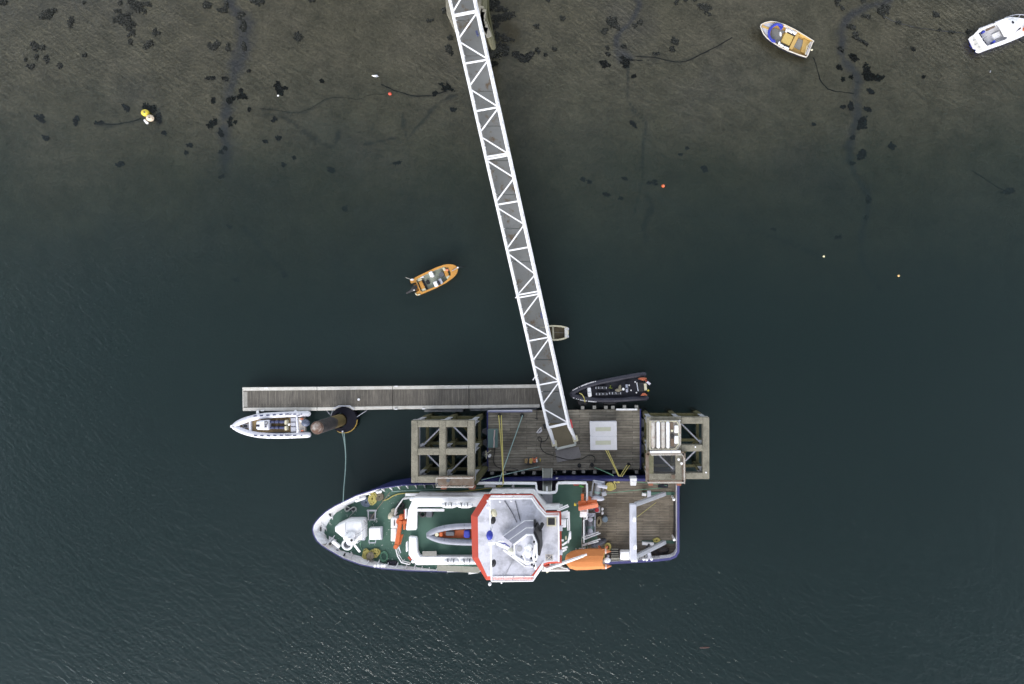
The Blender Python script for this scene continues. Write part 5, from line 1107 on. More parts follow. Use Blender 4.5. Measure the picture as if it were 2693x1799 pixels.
rope([Q('ba',770,1265,1.2), Q('ba',1000,1365,3.1)], .05, green_r, "green line from the barge edge slanting right to the ship", sag=.1)
rope([Q('aft',665,282,3.3), Q('aft',1000,245,2.9), Q('aft',1430,205,2.4)], .03, green_r, "pale green rope from the upper winch to the stern crate", "deck_rope", "rope", sm=0)
rope([Q('aft',1050,135,2.6), Q('aft',1300,160,2.4), Q('aft',1440,180,2.5)], .03, green_r, "pale green rope from the white locker to the stern crate", "deck_rope", "rope", sm=0)

# ================================================================= WHITE RIB
z = .85
k = thing("white_rib", "white inflatable workboat with teak coloured deck, moored under the left walkway", "inflatable boat", Q('pon', 520, 640, 0))
inflatable(k, QL('pon', [(1000,500),(820,502),(600,512),(400,525),(250,560),(130,605),(75,652)], z), QL('pon', [(1005,752),(820,762),(600,768),(400,762),(250,735),(130,690),(75,652)], z), .285, z, whiterib)
MB().loft([[Vector((p.x, p.y, -.35)) for p in offset(QL('pon', [(930,520),(600,535),(300,560),(120,652),(300,740),(600,748),(930,740)], z), .45)], QL('pon', [(930,520),(600,535),(300,560),(110,652),(300,740),(600,748),(930,740)], .6)], True, True, False).build("hull", grey_dk, k)
MB().prism(QL('pon', [(760,545),(420,552),(280,578),(270,595),(270,695),(290,705),(420,725),(760,720)], .62), .45, .62).build("deck", tan, k)
MB().prism(QL('pon', [(248,590),(185,620),(120,652),(185,685),(248,705)], .66), .5, .66).build("bow_deck", tan, k)
MB().prism(QL('pon', [(175,622),(240,622),(240,672),(175,672)], .76), .66, .74).build("hatch_frame", whiterib, k); MB().prism(QL('pon', [(182,628),(234,628),(234,666),(182,666)], .77), .745, .76).build("hatch_glass", glass, k)
MB().prism(QL('pon', [(246,585),(272,580),(274,708),(250,706)], .95), .55, .95).build("bow_seat", whiterib, k, bevel=.03)
MB().beam(Q('pon', 30, 653, 1.0), Q('pon', 90, 650, 1.0), .25, .14).build("bow_roller", white, k)
MB().prism(QL('pon', [(332,600),(345,590),(440,580),(478,582),(480,700),(345,695),(330,680)], 1.5), .62, 1.4).build("console", whiterib, k, bevel=.08); con = sc.collection.objects[len(sc.collection.objects)-1]
MB().prism(QL('pon', [(400,592),(440,586),(440,690),(400,688)], 1.6), 1.4, 1.65).build("console_dash", white, con, bevel=.04); MB().tube(ring_pts(Q('pon', 462, 610, 1.5), .16, 16, 1.52), .03, 6, closed=True).build("steering_wheel", black, con)
MB().prism(QL('pon', [(333,632),(378,632),(378,656),(333,656)], 1.45), 1.405, 1.42).build("console_window", navy, con)
for i, x in enumerate((422, 445)): MB().box(Q('pon', x+12, 655, 1.45), (.14,.1,.06)).build("gauge", black, con)
for y in (600, 670):
    MB().prism(QL('pon', [(500,y-14),(555,y-15),(555,y+15),(500,y+14)], 1.1), .62, 1.1).build("seat", navy_seat, k, bevel=.06); MB().prism(QL('pon', [(562,y-16),(606,y-16),(606,y+16),(562,y+16)], 1.15), .62, 1.15).build("seat", navy_seat, k, bevel=.06)
    MB().prism(QL('pon', [(615,y-15),(700,y-15),(700,y+15),(615,y+15)], 1.1), .62, 1.1).build("seat", navy_seat, k, bevel=.06); MB().box(Q('pon', 712, y, .95), (.22,.42,.6)).build("seat_back", cream, k, bevel=.04)
MB().prism(QL('pon', [(755,548),(818,546),(822,715),(757,718)], .9), .5, .9).build("engine_box", grey_lt, k, bevel=.04)
for y in (602, 658): MB().beam(Q('pon', 760,y,.93), Q('pon', 818,y,.93), .05, .02).build("box_seam", navy, k)
MB().beam(Q('pon', 832,520,1.7), Q('pon', 845,725,1.7), .2, .14).build("arch", whiterib, k, bevel=.04)
for y in (522, 722): MB().beam(Q('pon', 835,y,1.7), Vector((Q('pon', 835,y,1.7).x, Q('pon', 835,y,1.7).y, .9)), .14).build("arch_leg", whiterib, k)
MB().prism(QL('pon', [(850,550),(925,545),(935,715),(860,715)], .8), .5, .8).build("transom_deck", paint("stained_transom", (.5,.47,.43), (.35,.2,.12), .6, 4, .7), k)
MB().ell(Q('pon', 740,628,1.4), (.12,.12,.12)).build("mast_lamp", white_clean, k)
MB().ell(Q('pon', 940,610,1.15), (.42,.36,.35), R(-10)).build("outboard_cowl", paint("blue_grey_cowl", (.10,.12,.18), (.06,.07,.1), .3, 3, .4), k); MB().ell(Q('pon', 890,580,1.0), (.2,.2,.15)).build("fuel_can", white, k)
mb = MB()
mb.tube(smooth_poly([Q('pon', random.uniform(860,920), random.uniform(545,580), 1.0+.02*i) for i in range(14)], 1), .035, 5); mb.build("orange_rope", pink, k)
mb = MB(); mb.tube(smooth_poly([Q('pon', random.uniform(870,925), random.uniform(700,716), .95) for i in range(10)], 1), .035, 5); mb.build("orange_rope", pink, k)
for y0, ys_ in ((0, (525,520,516,512,508)), (1, (762,765,765,763,761))):
    for x, y in zip((325,403,482,560,640), ys_):
        p = Q('pon', x+y0*6, y, z+.29); MB().box((p.x, p.y, p.z-.01), (.30,.13,.03), R(6 if not y0 else -4)).build("tube_patch", navy_seat, k)
for y in (505, 760):
    for dx, w_, h_ in ((700,.06,.22),(712,.12,.04),(720,.04,.2),(738,.2,.03),(745,.2,.03),(735,.03,.18),(762,.03,.18),(805,.3,.1),(890,.1,.1)):
        p = Q('pon', dx, y+random.choice((-3,0,3)), z+.30); MB().box((p.x, p.y, p.z), (w_,h_,.03)).build("tube_lettering", navy_seat, k)
for x, y in ((358,483),(818,476)): MB().capsule(Q('pon', x, y-8, .8), Q('pon', x, y+8, .8), .13, 10).build("fender", white_clean, k)

# ================================================================= BLACK RIB
z = .75
k = thing("black_rib", "black inflatable patrol boat with white edge marks, lying above the timber barge", "inflatable boat", Q('rib', 1100, 640, 0))
inflatable(k, QL('rib', [(1980,215),(1700,250),(1300,325),(900,405),(600,480),(400,560),(260,640),(205,705)], z), QL('rib', [(2040,780),(1700,800),(1300,830),(900,835),(600,815),(400,770),(270,735),(205,705)], z), .24, z, blackrib)
MB().prism(QL('rib', [(1900,300),(1300,385),(700,520),(330,680),(420,740),(700,790),(1300,795),(1950,740)], .5), .3, .5).build("deck", navy, k)
MB().loft([[Vector((p.x, p.y, -.35)) for p in offset(QL('rib', [(1900,300),(1300,385),(700,520),(300,690),(700,790),(1300,795),(1950,740)], .5), .4)], QL('rib', [(1900,300),(1300,385),(700,520),(300,690),(700,790),(1300,795),(1950,740)], .3)], True, True, False).build("hull", black, k)
MB().prism(QL('rib', [(575,540),(665,530),(690,750),(600,765)], 1.0), .5, 1.0).build("white_seat", white_clean, k, bevel=.08)
MB().beam(Q('rib', 585,655,1.03), Q('rib', 675,645,1.03), .04, .02).build("seat_seam", grey, k)
for xs_, y in (((790,860,940,1040), 545), ((800,880,960,1055), 690), ((1110,1185,1270,1380), 672)):
    for a, b in zip(xs_, xs_[1:]):
        MB().prism(QL('rib', [(a,y-35),(b-14,y-37),(b-12,y+30),(a+2,y+32)], 1.0), .5, 1.0).build("seat", navy_seat if 0 else paint("charcoal_seat", (.05,.052,.06), (.03,.03,.035), .4, 5, .6), k, bevel=.05)
    for a in xs_: MB().beam(Q('rib', a-6, y-26, 1.12), Q('rib', a-4, y+22, 1.12), .05, .08).build("seat_handle", grey_lt, k)
MB().prism(QL('rib', [(1490,465),(1550,460),(1555,650),(1505,655)], 1.3), .5, 1.3).build("console", paint("console_grey", (.36,.37,.45), (.1,.1,.14), .5, 6, .5), k, bevel=.06); con = sc.collection.objects[len(sc.collection.objects)-1]
MB().prism(QL('rib', [(1480,560),(1535,540),(1545,560),(1500,580)], 1.42), 1.3, 1.4).build("console_screen", glass, con)
MB().cyl(Q('rib', 1435,568,1.0), .12, .35, 14).build("white_cap", white_clean, k)
for x, y in ((1620,598),(1720,402),(1763,432),(1750,655),(1575,480)): MB().ell(Q('rib', x, y, .9), (.08,.08,.08)).build("deck_fitting", white, k)
MB().tube([Q('rib', 1760,440,1.5), Q('rib', 1775,530,1.55), Q('rib', 1790,620,1.5)], .05, 6).build("arch", grey_lt, k)
MB().box(Q('rib', 1870,520,1.1), (.8,.9,.5), R(5)).build("outboard_cowl", black, k, bevel=.15); MB().beam(Q('rib', 1955,440,1.4), Q('rib', 1970,600,1.4), .26, .12).build("cowl_stripe", cream, k)
for y0, lo_, hi_ in ((330, 1790, 2000), (690, 1830, 2010)):
    mb = MB(); mb.tube(smooth_poly([Q('rib', random.uniform(lo_, hi_), y0+random.uniform(-30, 35), 1.0+.015*i) for i in range(22)], 1), .03, 5); mb.build("orange_rope", pink, k)
MB().beam(Q('rib', 1985,385,1.5), Q('rib', 2075,460,1.5), .22, .05).build("flag", paint("ensign_white", (.7,.7,.78), (.5,.1,.12), .5, 5, .7), k); MB().beam(Q('rib', 1975,370,1.5), Q('rib', 2000,395,1.5), .2, .05).build("flag_canton", red, k)
MB().box(Q('rib', 2028,605,1.0), (.2,.16,.1), .6).build("yellow_tag", yellow, k)
for pts in ([(232,605),(400,515),(590,440),(785,385)], [(232,772),(400,828),(600,860),(800,878)]):
    P = smooth_poly(QL('rib', pts, .93), 1); L_ = len(P)
    for i in range(L_-1):
        a, b = P[i], P[i+1]; n = 4
        for q in range(n):
            if random.random() < .22: continue
            u, v_ = a.lerp(b, (q+.08)/n), a.lerp(b, (q+.85)/n); MB().beam(u, v_, random.uniform(.07, .11), .04).build("tube_lettering", white_clean, k)
mb = MB(); mb.tube(smooth_poly(QL('rib', [(395,668),(450,690),(500,760),(530,880)], 1.02), 1), .05, 6); mb.build("yellow_painter", yellow_r, k)
single("olive_jacket", MB().ell(Q('rib', 1325,595,1.05), (.38,.17,.1), .1, 9, 5).ell(Q('rib', 1355,530,1.05), (.14,.28,.09), -.2, 8, 5), paint("olive_cloth", (.2,.18,.13), (.12,.1,.07), .6, 5, .9), "olive jacket left on the seats of the black inflatable boat", "jacket")
m_ = MB()
for i in range(5): m_.box(Q('rib', random.uniform(1095,1165), random.uniform(470,550), .6), (.12,.06,.05), random.uniform(0,3))
single("lime_strap", m_, paint("lime_webbing", (.3,.36,.05), (.15,.2,.04), .4, 5, .8), "lime green strap scraps on the black inflatable's dark floor", "strap")
for x, w_ in ((470, 1.3), (1110, 1.7)):
    p = Q('rib', x, 905, .5); single("barge_fender", MB().box((p.x, p.y+.1, .35), (w_*.75, .5, .8)), black, ("left" if x < 500 else "right")+" black rubber block fender between the black inflatable and the barge", "fender", bevel=.08)

# ================================================================= OPEN BOATS
def open_boat(k, outer, zt, zk, zf, gw, mh, mg, mi, taper=.5, gunname="gunwale"):
    inner = offset(outer, gw); c = sum(outer, Vector())/len(outer)
    keel = [Vector((c.x+(p.x-c.x)*.8, c.y+(p.y-c.y)*.8, zk)) for p in offset(outer, taper)]
    MB().loft([keel, [Vector((p.x, p.y, (zt+zk)/2)) for p in offset(outer, .06)], [p+Vector((0, 0, -.05)) for p in outer]], True, True, False).build("hull", mh, k)
    MB().loft([[p+Vector((0, 0, -.08)) for p in outer], outer, inner, [p+Vector((0, 0, -.08)) for p in inner]], True).build(gunname, mg, k, ang=50)
    fl_ = [Vector((p.x, p.y, zf)) for p in offset(inner, .04)]
    MB().loft([inner, fl_], True, False, True).build("floor", mi, k, ang=20)
    return inner
z = .75
k = thing("orange_motorboat", "small ochre orange motorboat with black outboard afloat left of the footbridge", "motorboat", Q('ora', 1150, 860, 0))
out = QL('ora', [(430,880),(450,835),(500,825),(650,745),(900,625),(1200,485),(1400,415),(1520,393),(1620,392),(1700,405),(1780,440),(1835,500),(1838,575),(1810,660),(1760,730),(1700,790),(1480,950),(1200,1095),(1000,1180),(860,1240),(650,1320),(570,1240),(700,1165),(640,1000),(590,925),(460,965)], z)
inn = QL('ora', [(610,870),(640,830),(850,715),(1200,555),(1420,468),(1560,500),(1625,640),(1625,720),(1520,850),(1350,985),(900,1160),(800,1205),(740,1180)], z)
MB().loft([[Vector((p.x, p.y, -.2)) for p in offset(out, .35)], [p+Vector((0,0,-.04)) for p in out]], True, True, False).build("hull", ora_boat, k)
def band(outer, inner, zz, name, mat, k):
    bm = bmesh.new(); vo = [bm.verts.new(p) for p in outer]; vi = [bm.verts.new(p) for p in inner]
    ed = [bm.edges.new((vo[i], vo[(i+1) % len(vo)])) for i in range(len(vo))]+[bm.edges.new((vi[i], vi[(i+1) % len(vi)])) for i in range(len(vi))]
    bmesh.ops.triangle_fill(bm, edges=ed, use_beauty=True)
    m_ = MB(); bm.verts.ensure_lookup_table(); bm.verts.index_update()
    m_.add([v_.co.copy() for v_ in bm.verts], [[v_.index for v_ in f.verts] for f in bm.faces]); bm.free()
    return m_.build(name, mat, k, smooth=False)
band(out, inn, z, "gunwale_deck", ora_boat, k)
MB().loft([inn, [Vector((p.x, p.y, .3)) for p in inn]], True, False, True).build("floor", seafloor, k, ang=20)
def rbox(c_, x, y, w_, h_, rot, z0, z1, nm, mat, k, bevel=.04):
    s_ = CROP[c_][2]; p = Q(c_, x, y, z1); kk = (H-z1)/F/s_
    return MB().box((p.x, p.y, (z0+z1)/2), (w_*kk, h_*kk, z1-z0), R(rot)).build(nm, mat, k, bevel=bevel)
th = 25
rbox('ora', 770, 1005, 110, 240, th, .3, .65, "stern_seat", ora_boat, k); rbox('ora', 700, 840, 130, 90, th, .3, .66, "corner_locker", cream, k); rbox('ora', 830, 1150, 130, 90, th, .3, .66, "corner_locker", cream, k)
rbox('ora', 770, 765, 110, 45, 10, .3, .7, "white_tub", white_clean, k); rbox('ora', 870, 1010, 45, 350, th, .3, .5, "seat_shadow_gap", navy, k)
rbox('ora', 948, 918, 90, 115, th, .3, .5, "battery_box", black, k); rbox('ora', 1050, 683, 110, 160, th, .3, .85, "helm_box", white_clean, k); rbox('ora', 1185, 975, 115, 160, th, .3, .85, "helm_box", white_clean, k)
rbox('ora', 1330, 895, 85, 170, th, .3, .75, "engine_case", grey_lt, k); rbox('ora', 1275, 935, 50, 130, th, .3, .9, "windscreen", glass, k, 0); rbox('ora', 1495, 650, 110, 190, th-4, .3, .62, "bow_seat", ora_boat, k)
rbox('ora', 1430, 530, 80, 110, th+8, .3, .66, "bow_locker", cream, k); rbox('ora', 1555, 770, 110, 80, th, .3, .66, "bow_locker", cream, k)
MB().cyl(Q('ora', 1380, 700, .3), .24, .35, 18).build("grey_drum", grey_dk, k)
rbox('ora', 630, 1060, 130, 210, th, .1, .55, "engine_well", paint("dark_ochre", (.3,.13,.02), (.12,.06,.02), .5, 4, .5), k)
MB().ell(Q('ora', 545, 1110, 1.15), (.42,.26,.28), R(45)).build("outboard_cowl", black, k); MB().tube([Q('ora', 520,1140,.9), Q('ora', 340,1240,.25)], .13, 8).build("outboard_leg", black, k); MB().ell(Q('ora', 548,1150,1.35), (.09,.07,.05)).build("cowl_badge", white, k)
MB().tube([Q('ora', 1660,590,.8), Q('ora', 1840,490,.85)], .035, 6).build("bow_chain", grey, k); MB().ell(Q('ora', 1838,488,.9), (.1,.08,.08)).build("bow_roller", white, k)
MB().tube([Q('ora', 500,845,.85), Q('ora', 440,830,.8), Q('ora', 300,780,.5)], .035, 6).build("stern_line", timber, k); MB().ell(Q('ora', 490,845,.85), (.2,.1,.1)).build("stern_cleat", white, k)
for x, y, r_ in ((690,1285,15),(605,1270,-50)): rbox('ora', x, y, 90, 36, r_, .7, .82, "fender_pad", cream, k)
single("mooring_rope", MB().tube(smooth_poly([Q('ora', 1840,490,.7), Q('ora', 1960,470,.05), BED(1228,698,.1)], 1), .03, 5), grey_dk, "dark rope sinking from the orange motorboat's bow into the water", "rope")
single("orange_bag", MB().ell(Q('ora', 1520,560,.8), (.16,.14,.12), n=8, m=5), pink, "small orange bag on the bow seat of the orange motorboat", "bag")

gz0 = 0.0
z = .8
k = thing("wooden_boat", "open boat with white rim, varnished floor boards and blue cover, resting on the mud", "open boat", Q('wood', 1150, 800, -.1))
out = QL('wood', [(1920,850),(1890,900),(1750,1260),(1720,1290),(1500,1225),(1200,1110),(950,985),(750,860),(600,740),(500,620),(440,480),(418,415),(440,360),(560,300),(720,268),(880,285),(1100,355),(1400,500),(1700,680),(1940,830)], z)
open_boat(k, out, z, -.15, .35, .085, navy, paint("varnished_white_rim", (.66,.62,.55), (.45,.32,.2), .5, 4, .5), ply, .5)
MB().prism(QL('wood', [(450,400),(600,315),(740,290),(900,330),(760,400),(670,500),(640,640),(650,720),(560,620),(480,500)], .7), .6, .7).build("fore_deck", grey_lt, k)
MB().beam(Q('wood', 470,410,.72), Q('wood', 670,490,.72), .2, .06).build("bow_plank", ply, k)
mb = MB(); mb.tube(smooth_poly(QL('wood', [(1040,400),(900,350),(780,400),(690,500),(660,620),(680,730),(740,810),(800,850)], .85), 1), .13, 8); mb.build("blue_cover_roll", blue_t, k)
MB().prism(QL('wood', [(900,360),(1080,400),(1040,490),(990,520),(960,450)], .86), .76, .88).build("blue_cover_flap", blue_t, k, bevel=.04); MB().prism(QL('wood', [(730,780),(830,770),(860,870),(800,870)], .86), .76, .86).build("blue_cover_flap", blue_t, k, bevel=.04)
MB().prism(QL('wood', [(740,520),(830,470),(1130,560),(1040,640),(1010,820),(960,900),(860,880),(720,750)], .40), .354, .40).build("footwell_mat", paint("grey_carpet", (.24,.24,.23), (.16,.16,.15), .6, 6, .95), k, smooth=False)
MB().prism(QL('wood', [(1010,840),(1290,955),(1240,1060),(960,930)], .42), .354, .42).build("side_well", grey_dk, k, smooth=False)
rbox('wood', 1185, 765, 270, 290, -27, .35, .62, "engine_box", paint("bright_ply", (.55,.40,.13), (.4,.26,.08), .4, 4, .6), k)
MB().beam(Q('wood', 1480,640,.62), Q('wood', 1270,1060,.62), .34, .12).build("thwart", ply, k); rbox('wood', 1510, 915, 190, 280, -30, .35, .42, "dark_well", MATS["grey_carpet"], k, 0)
MB().prism(QL('wood', [(1640,760),(1810,850),(1700,1200),(1560,1130)], .5), .354, .5).build("stern_board", ply, k)
MB().prism(QL('wood', [(1840,840),(1905,860),(1770,1230),(1690,1210)], .7), .5, .7).build("stern_deck", grey_lt, k); MB().beam(Q('wood', 1730,990,.9), Q('wood', 1870,1080,.9), .05).build("tiller", timber, k); MB().ell(Q('wood', 1868,1078,.9), (.12,.08,.08)).build("rudder_head", cream, k)
MB().tube([Q('wood', 1850,840,.8), Q('wood', 1725,985,.8), Q('wood', 1680,1210,.8)], .03, 5).build("stern_wire", cream, k)
MB().beam(Q('wood', 1090,400,.7), Q('wood', 1450,610,.7), .16, .06).build("side_rail", white, k); MB().beam(Q('wood', 1180,560,.5), Q('wood', 1410,700,.5), .12, .1).build("dark_rail", grey_dk, k)
for i, (x, y, x2, y2) in enumerate(((985,600,990,665),(1160,510,1155,560),(1210,530,1300,590),(1345,580,1395,625),(955,870,945,910),(985,935,1050,975),(1110,1005,1200,1045))):
    names_ = ["white teardrop fender on the grey floor of the wooden boat","short white fender at the start of the wooden boat's upper side row","long white fender on the wooden boat's upper side","white fender at the after end of the wooden boat's upper side row","short white fender first along the wooden boat's lower side","middle white fender along the wooden boat's lower side","after white fender along the wooden boat's lower side"]
    single("boat_fender", MB().capsule(Q('wood', x, y, .75), Q('wood', x2, y2, .75), .10, 10), white_clean, names_[i], "fender", group="fenders in the wooden boat")

z = 1.0
k = thing("white_cruiser", "white fishing cruiser with small cabin and open cockpit, cut by the right edge", "motor cruiser", Q('cru', 1500, 800, -.1))
out = QL('cru', [(560,880),(680,800),(830,640),(1250,480),(1540,345),(1600,300),(1760,275),(1950,290),(2200,330),(2500,420),(2800,560),(2600,640),(2300,760),(2000,900),(1600,1060),(1300,1160),(1000,1270),(900,1310),(820,1305),(770,1260),(780,1210),(740,1180),(720,1205)], z)
inn = QL('cru', [(830,760),(960,650),(1290,530),(1560,390),(1640,560),(1760,700),(1650,930),(1200,1090),(1080,1130),(1040,1090)], z)
MB().loft([[Vector((p.x, p.y, -.15)) for p in offset(out, .5)], [p+Vector((0,0,-.35)) for p in offset(out, .04)]], True, True, False).build("lower_hull", blue_t, k)
MB().loft([[p+Vector((0,0,-.35)) for p in offset(out, .04)], out], True).build("topsides", white_clean, k)
band(out, inn, z, "side_deck", white_clean, k)
MB().loft([inn, [Vector((p.x, p.y, .45)) for p in inn]], True, False, True).build("cockpit_floor", paint("cockpit_grey", (.62,.62,.64), (.42,.42,.42), .4, 2, .6), k, ang=20)
ck = QL('cru', [(1550,340),(1740,290),(1900,300),(2030,400),(2060,560),(1900,720),(1760,700),(1680,540)], 1.9)
MB().loft([[Vector((p.x, p.y, 1.0)) for p in offset(ck, -.12)], ck], True, False, True).build("cabin", white_clean, k, ang=30)
MB().loft([QL('cru', [(1700,350),(1850,325),(1980,390),(2020,520),(1950,640),(1850,690),(1740,640),(1690,480)], 1.95), [p for p in offset(QL('cru', [(1700,350),(1850,325),(1980,390),(2020,520),(1950,640),(1850,690),(1740,640),(1690,480)], 2.1), .12)]], True, False, True).build("cabin_roof", white_clean, k)
rbox('cru', 1840, 430, 50, 75, 40, 2.1, 2.14, "roof_hatch", glass, k, 0)
MB().prism(QL('cru', [(1855,700),(1870,730),(2050,640),(2055,590),(2000,615)], 1.75), 1.0, 1.85).build("side_window", glass, k)
for a in ([(1560,530),(1600,450),(1650,540),(1610,605)], [(1655,650),(1690,585),(1750,680),(1705,745)]): MB().prism(QL('cru', a, 1.5), 1.0, 1.5).build("cabin_window", glass, k)
MB().prism(QL('cru', [(2330-200,600),(2230,560),(2230,680),(2130,690)], 1.05), 1.0, 1.3).build("fore_hatch", orange, k)
rbox('cru', 1360, 810, 260, 170, 27, .45, .62, "engine_cover", white_clean, k, .05)
MB().beam(Q('cru', 815,755,.9), Q('cru', 905,900,.9), .12, .2).build("rod_slot", navy, k); MB().beam(Q('cru', 925,945,.9), Q('cru', 1030,1080,.9), .12, .2).build("rod_slot", navy, k)
MB().beam(Q('cru', 1050,665,.9), Q('cru', 1285,560,.9), .2, .2).build("side_pocket", rust, k); rbox('cru', 985, 700, 80, 60, 20, .5, .9, "blue_case", blue_t, k); MB().cyl(Q('cru', 1203,1058,.5), .12, .5, 14).build("blue_bucket", blue_t, k)
MB().beam(Q('cru', 960,920,.9), Q('cru', 1080,835,.9), .03).build("boat_hook", grey_dk, k)
MB().prism(QL('cru', [(640,860),(700,840),(960,1240),(860,1290),(780,1210),(700,1120)], 1.05), .9, 1.03).build("swim_platform", paint("off_white_platform", (.62,.60,.55), (.4,.38,.32), .4, 3, .6), k, bevel=.03)
for y in ((650,980,740,950),(700,1110,790,1070),(820,1165,870,1175)): MB().beam(Q('cru', y[0],y[1],1.08), Q('cru', y[2],y[3],1.08), .04).build("platform_rail", grey, k)
mb = MB(); mb.tube(smooth_poly(QL('cru', [(1600,300),(1850,215),(2050,200),(2300,240),(2600,380),(2850,560)], 1.6), 1), .03, 6)
for x, y in ((1850,220),(2050,200),(2300,240),(2600,380)): a = Q('cru', x, y, 1.6); mb.tube([a, Vector((a.x+.05, a.y-.4, 1.0))], .022, 5)
mb.build("bow_rail", grey_lt, k)
MB().tube(QL('cru', [(830,620),(1000,560),(1240,465)], 1.15), .03, 5).build("stern_rail", grey_lt, k); MB().tube(QL('cru', [(1300,430),(1530,340)], 1.15), .03, 5).build("stern_rail", grey_lt, k)
# tender half hidden by the footbridge
z = .5
k = thing("small_tender", "small cream rowing tender partly hidden under the footbridge's right side", "rowing boat", Q('din', 780, 760, 0))
out = QL('din', [(480,640),(680,620),(830,630),(940,660),(952,740),(945,835),(880,865),(780,888),(690,890),(560,870),(440,820),(390,755),(420,690)], z)
open_boat(k, out, z, -.1, .15, .16, cream, cream, paint("muddy_floor", (.12,.10,.07), (.26,.2,.08), .6, 4, .9), .25)
MB().beam(Q('din', 908,662,.48), Q('din', 912,838,.48), .32, .08).build("stern_seat", paint("worn_white_seat", (.6,.59,.56), (.4,.38,.33), .5, 4, .7), k)
MB().beam(Q('din', 680,645,.45), Q('din', 692,868,.45), .14, .06).build("thwart", paint("worn_cream", (.46,.44,.33), (.3,.28,.2), .5, 4, .7), k)
for y in (745, ): MB().beam(Q('din', 705,y,.2), Q('din', 870,y+8,.2), .04).build("floor_batten", timber, k)
for y in (685, 815): MB().ell(Q('din', 942, y, .5), (.08,.12,.08)).build("corner_fender", grey_lt, k)

# ================================================================= BUOYS, BIRDS, CHAINS
def buoy(c, r, mat, label, cap_=None, sq=.9):
    k = thing("mooring_buoy", label, "buoy", (c.x, c.y, -.1), "mooring buoys in the shallows")
    MB().ell((c.x, c.y, r*.55), (r, r*sq, r*.9), n=18, m=10).build("float", mat, k)
    MB().cyl((c.x+r*.3, c.y-r*.1, r*1.2), r*.2, r*.35, 10).build("eye", cap_ or grey_dk, k)
n0 = lambda x, y, z=.1: Q('n', x, y, z)
buoy(n0(384, 298), .38, yellow, "round yellow buoy beside the cream one in the left shallows")
buoy(n0(396.5, 311.5), .37, paint("cream_buoy", (.62,.5,.38), (.4,.3,.18), .5, 3, .6), "round cream buoy with stained top, right of the yellow one", brown_r)
single("white_float", MB().capsule(n0(381.5,316.5,.12), n0(387,323,.12), .13, 12), white_clean, "sausage shaped white float under the yellow and cream buoys", "float")
buoy(n0(1025.5, 246.5), .17, paint("red_buoy", (.66,.09,.05), (.5,.1,.06), .3, 4, .5), "small red buoy near the gull, left of the footbridge")
buoy(n0(1744, 489), .18, paint("orange_red_plastic", (.6,.11,.03), (.4,.1,.05), .3, 5, .5), "small orange buoy with pale top, right of the footbridge", paint("peach_top", (.75,.5,.35), (.6,.4,.3), .3, 4, .5))
buoy(n0(2364, 725), .12, paint("pale_orange_buoy", (.75,.5,.2), (.6,.4,.2), .3, 4, .5), "tiny pale orange buoy far out on the right")
buoy(n0(2167, 674), .11, paint("pale_yellow_buoy", (.75,.7,.42), (.6,.5,.3), .3, 4, .5), "tiny pale yellow buoy, the left one of the two far right dots")
def gull(c, ang, label):
    k = thing("seagull", label, "seagull", (c.x, c.y, 0), "white gulls")
    u = Vector((math.cos(ang), math.sin(ang), 0))
    MB().tube([c-u*.28+Vector((0,0,.08)), c-u*.12+Vector((0,0,.12)), c+u*.05+Vector((0,0,.14)), c+u*.2+Vector((0,0,.16)), c+u*.28+Vector((0,0,.2)), c+u*.36+Vector((0,0,.2))], [.015,.07,.11,.07,.05,.02], 10).build("body", white_clean, k)
    for s_ in (-1, 1):
        w_ = Vector((-u.y, u.x, 0))*s_*.07; MB().ell(c+w_-u*.05+Vector((0,0,.17)), (.2,.05,.05), ang, 8, 5).build("wing", paint("gull_grey", (.42,.45,.5), (.3,.3,.33), .3, 5, .7), k)
    MB().tube([c+u*.35+Vector((0,0,.2)), c+u*.43+Vector((0,0,.19))], [.015,.006], 5).build("beak", yellow, k)
gull(n0(989, 201.5), R(176), "grey and white gull on the mud, left of the red buoy")
single("white_shell", MB().ell(n0(731.3, 251.5, .1), (.10,.08,.07), .4, 8, 5), white_clean, "small white shell under the half moon weed clump in the left shallows", "shell")
gull(W(944, 1051, .62)+Vector((0, 0, .0)), R(80), "white gull standing on the floating walkway") if 0 else single("white_ball", MB().ell(W(943.5, 1050.8, .75), (.13,.12,.12)), white_clean, "white ball lying on the boards of the floating walkway", "ball")
single("white_shell", MB().ell(BED(2603,189,.1), (.14,.08,.06), 1.2, 8, 5), white, "white stone on the mud below the white cruiser", "stone")
single("brown_crab_pot", MB().ell(Q('n', 1853, 1703, .03), (.55,.1,.05), .05, 8, 4), paint("brown_drift", (.06,.03,.025), (.03,.02,.02), .4, 5, .8), "thin reddish weed strand floating in the lower right water", "drifting weed")
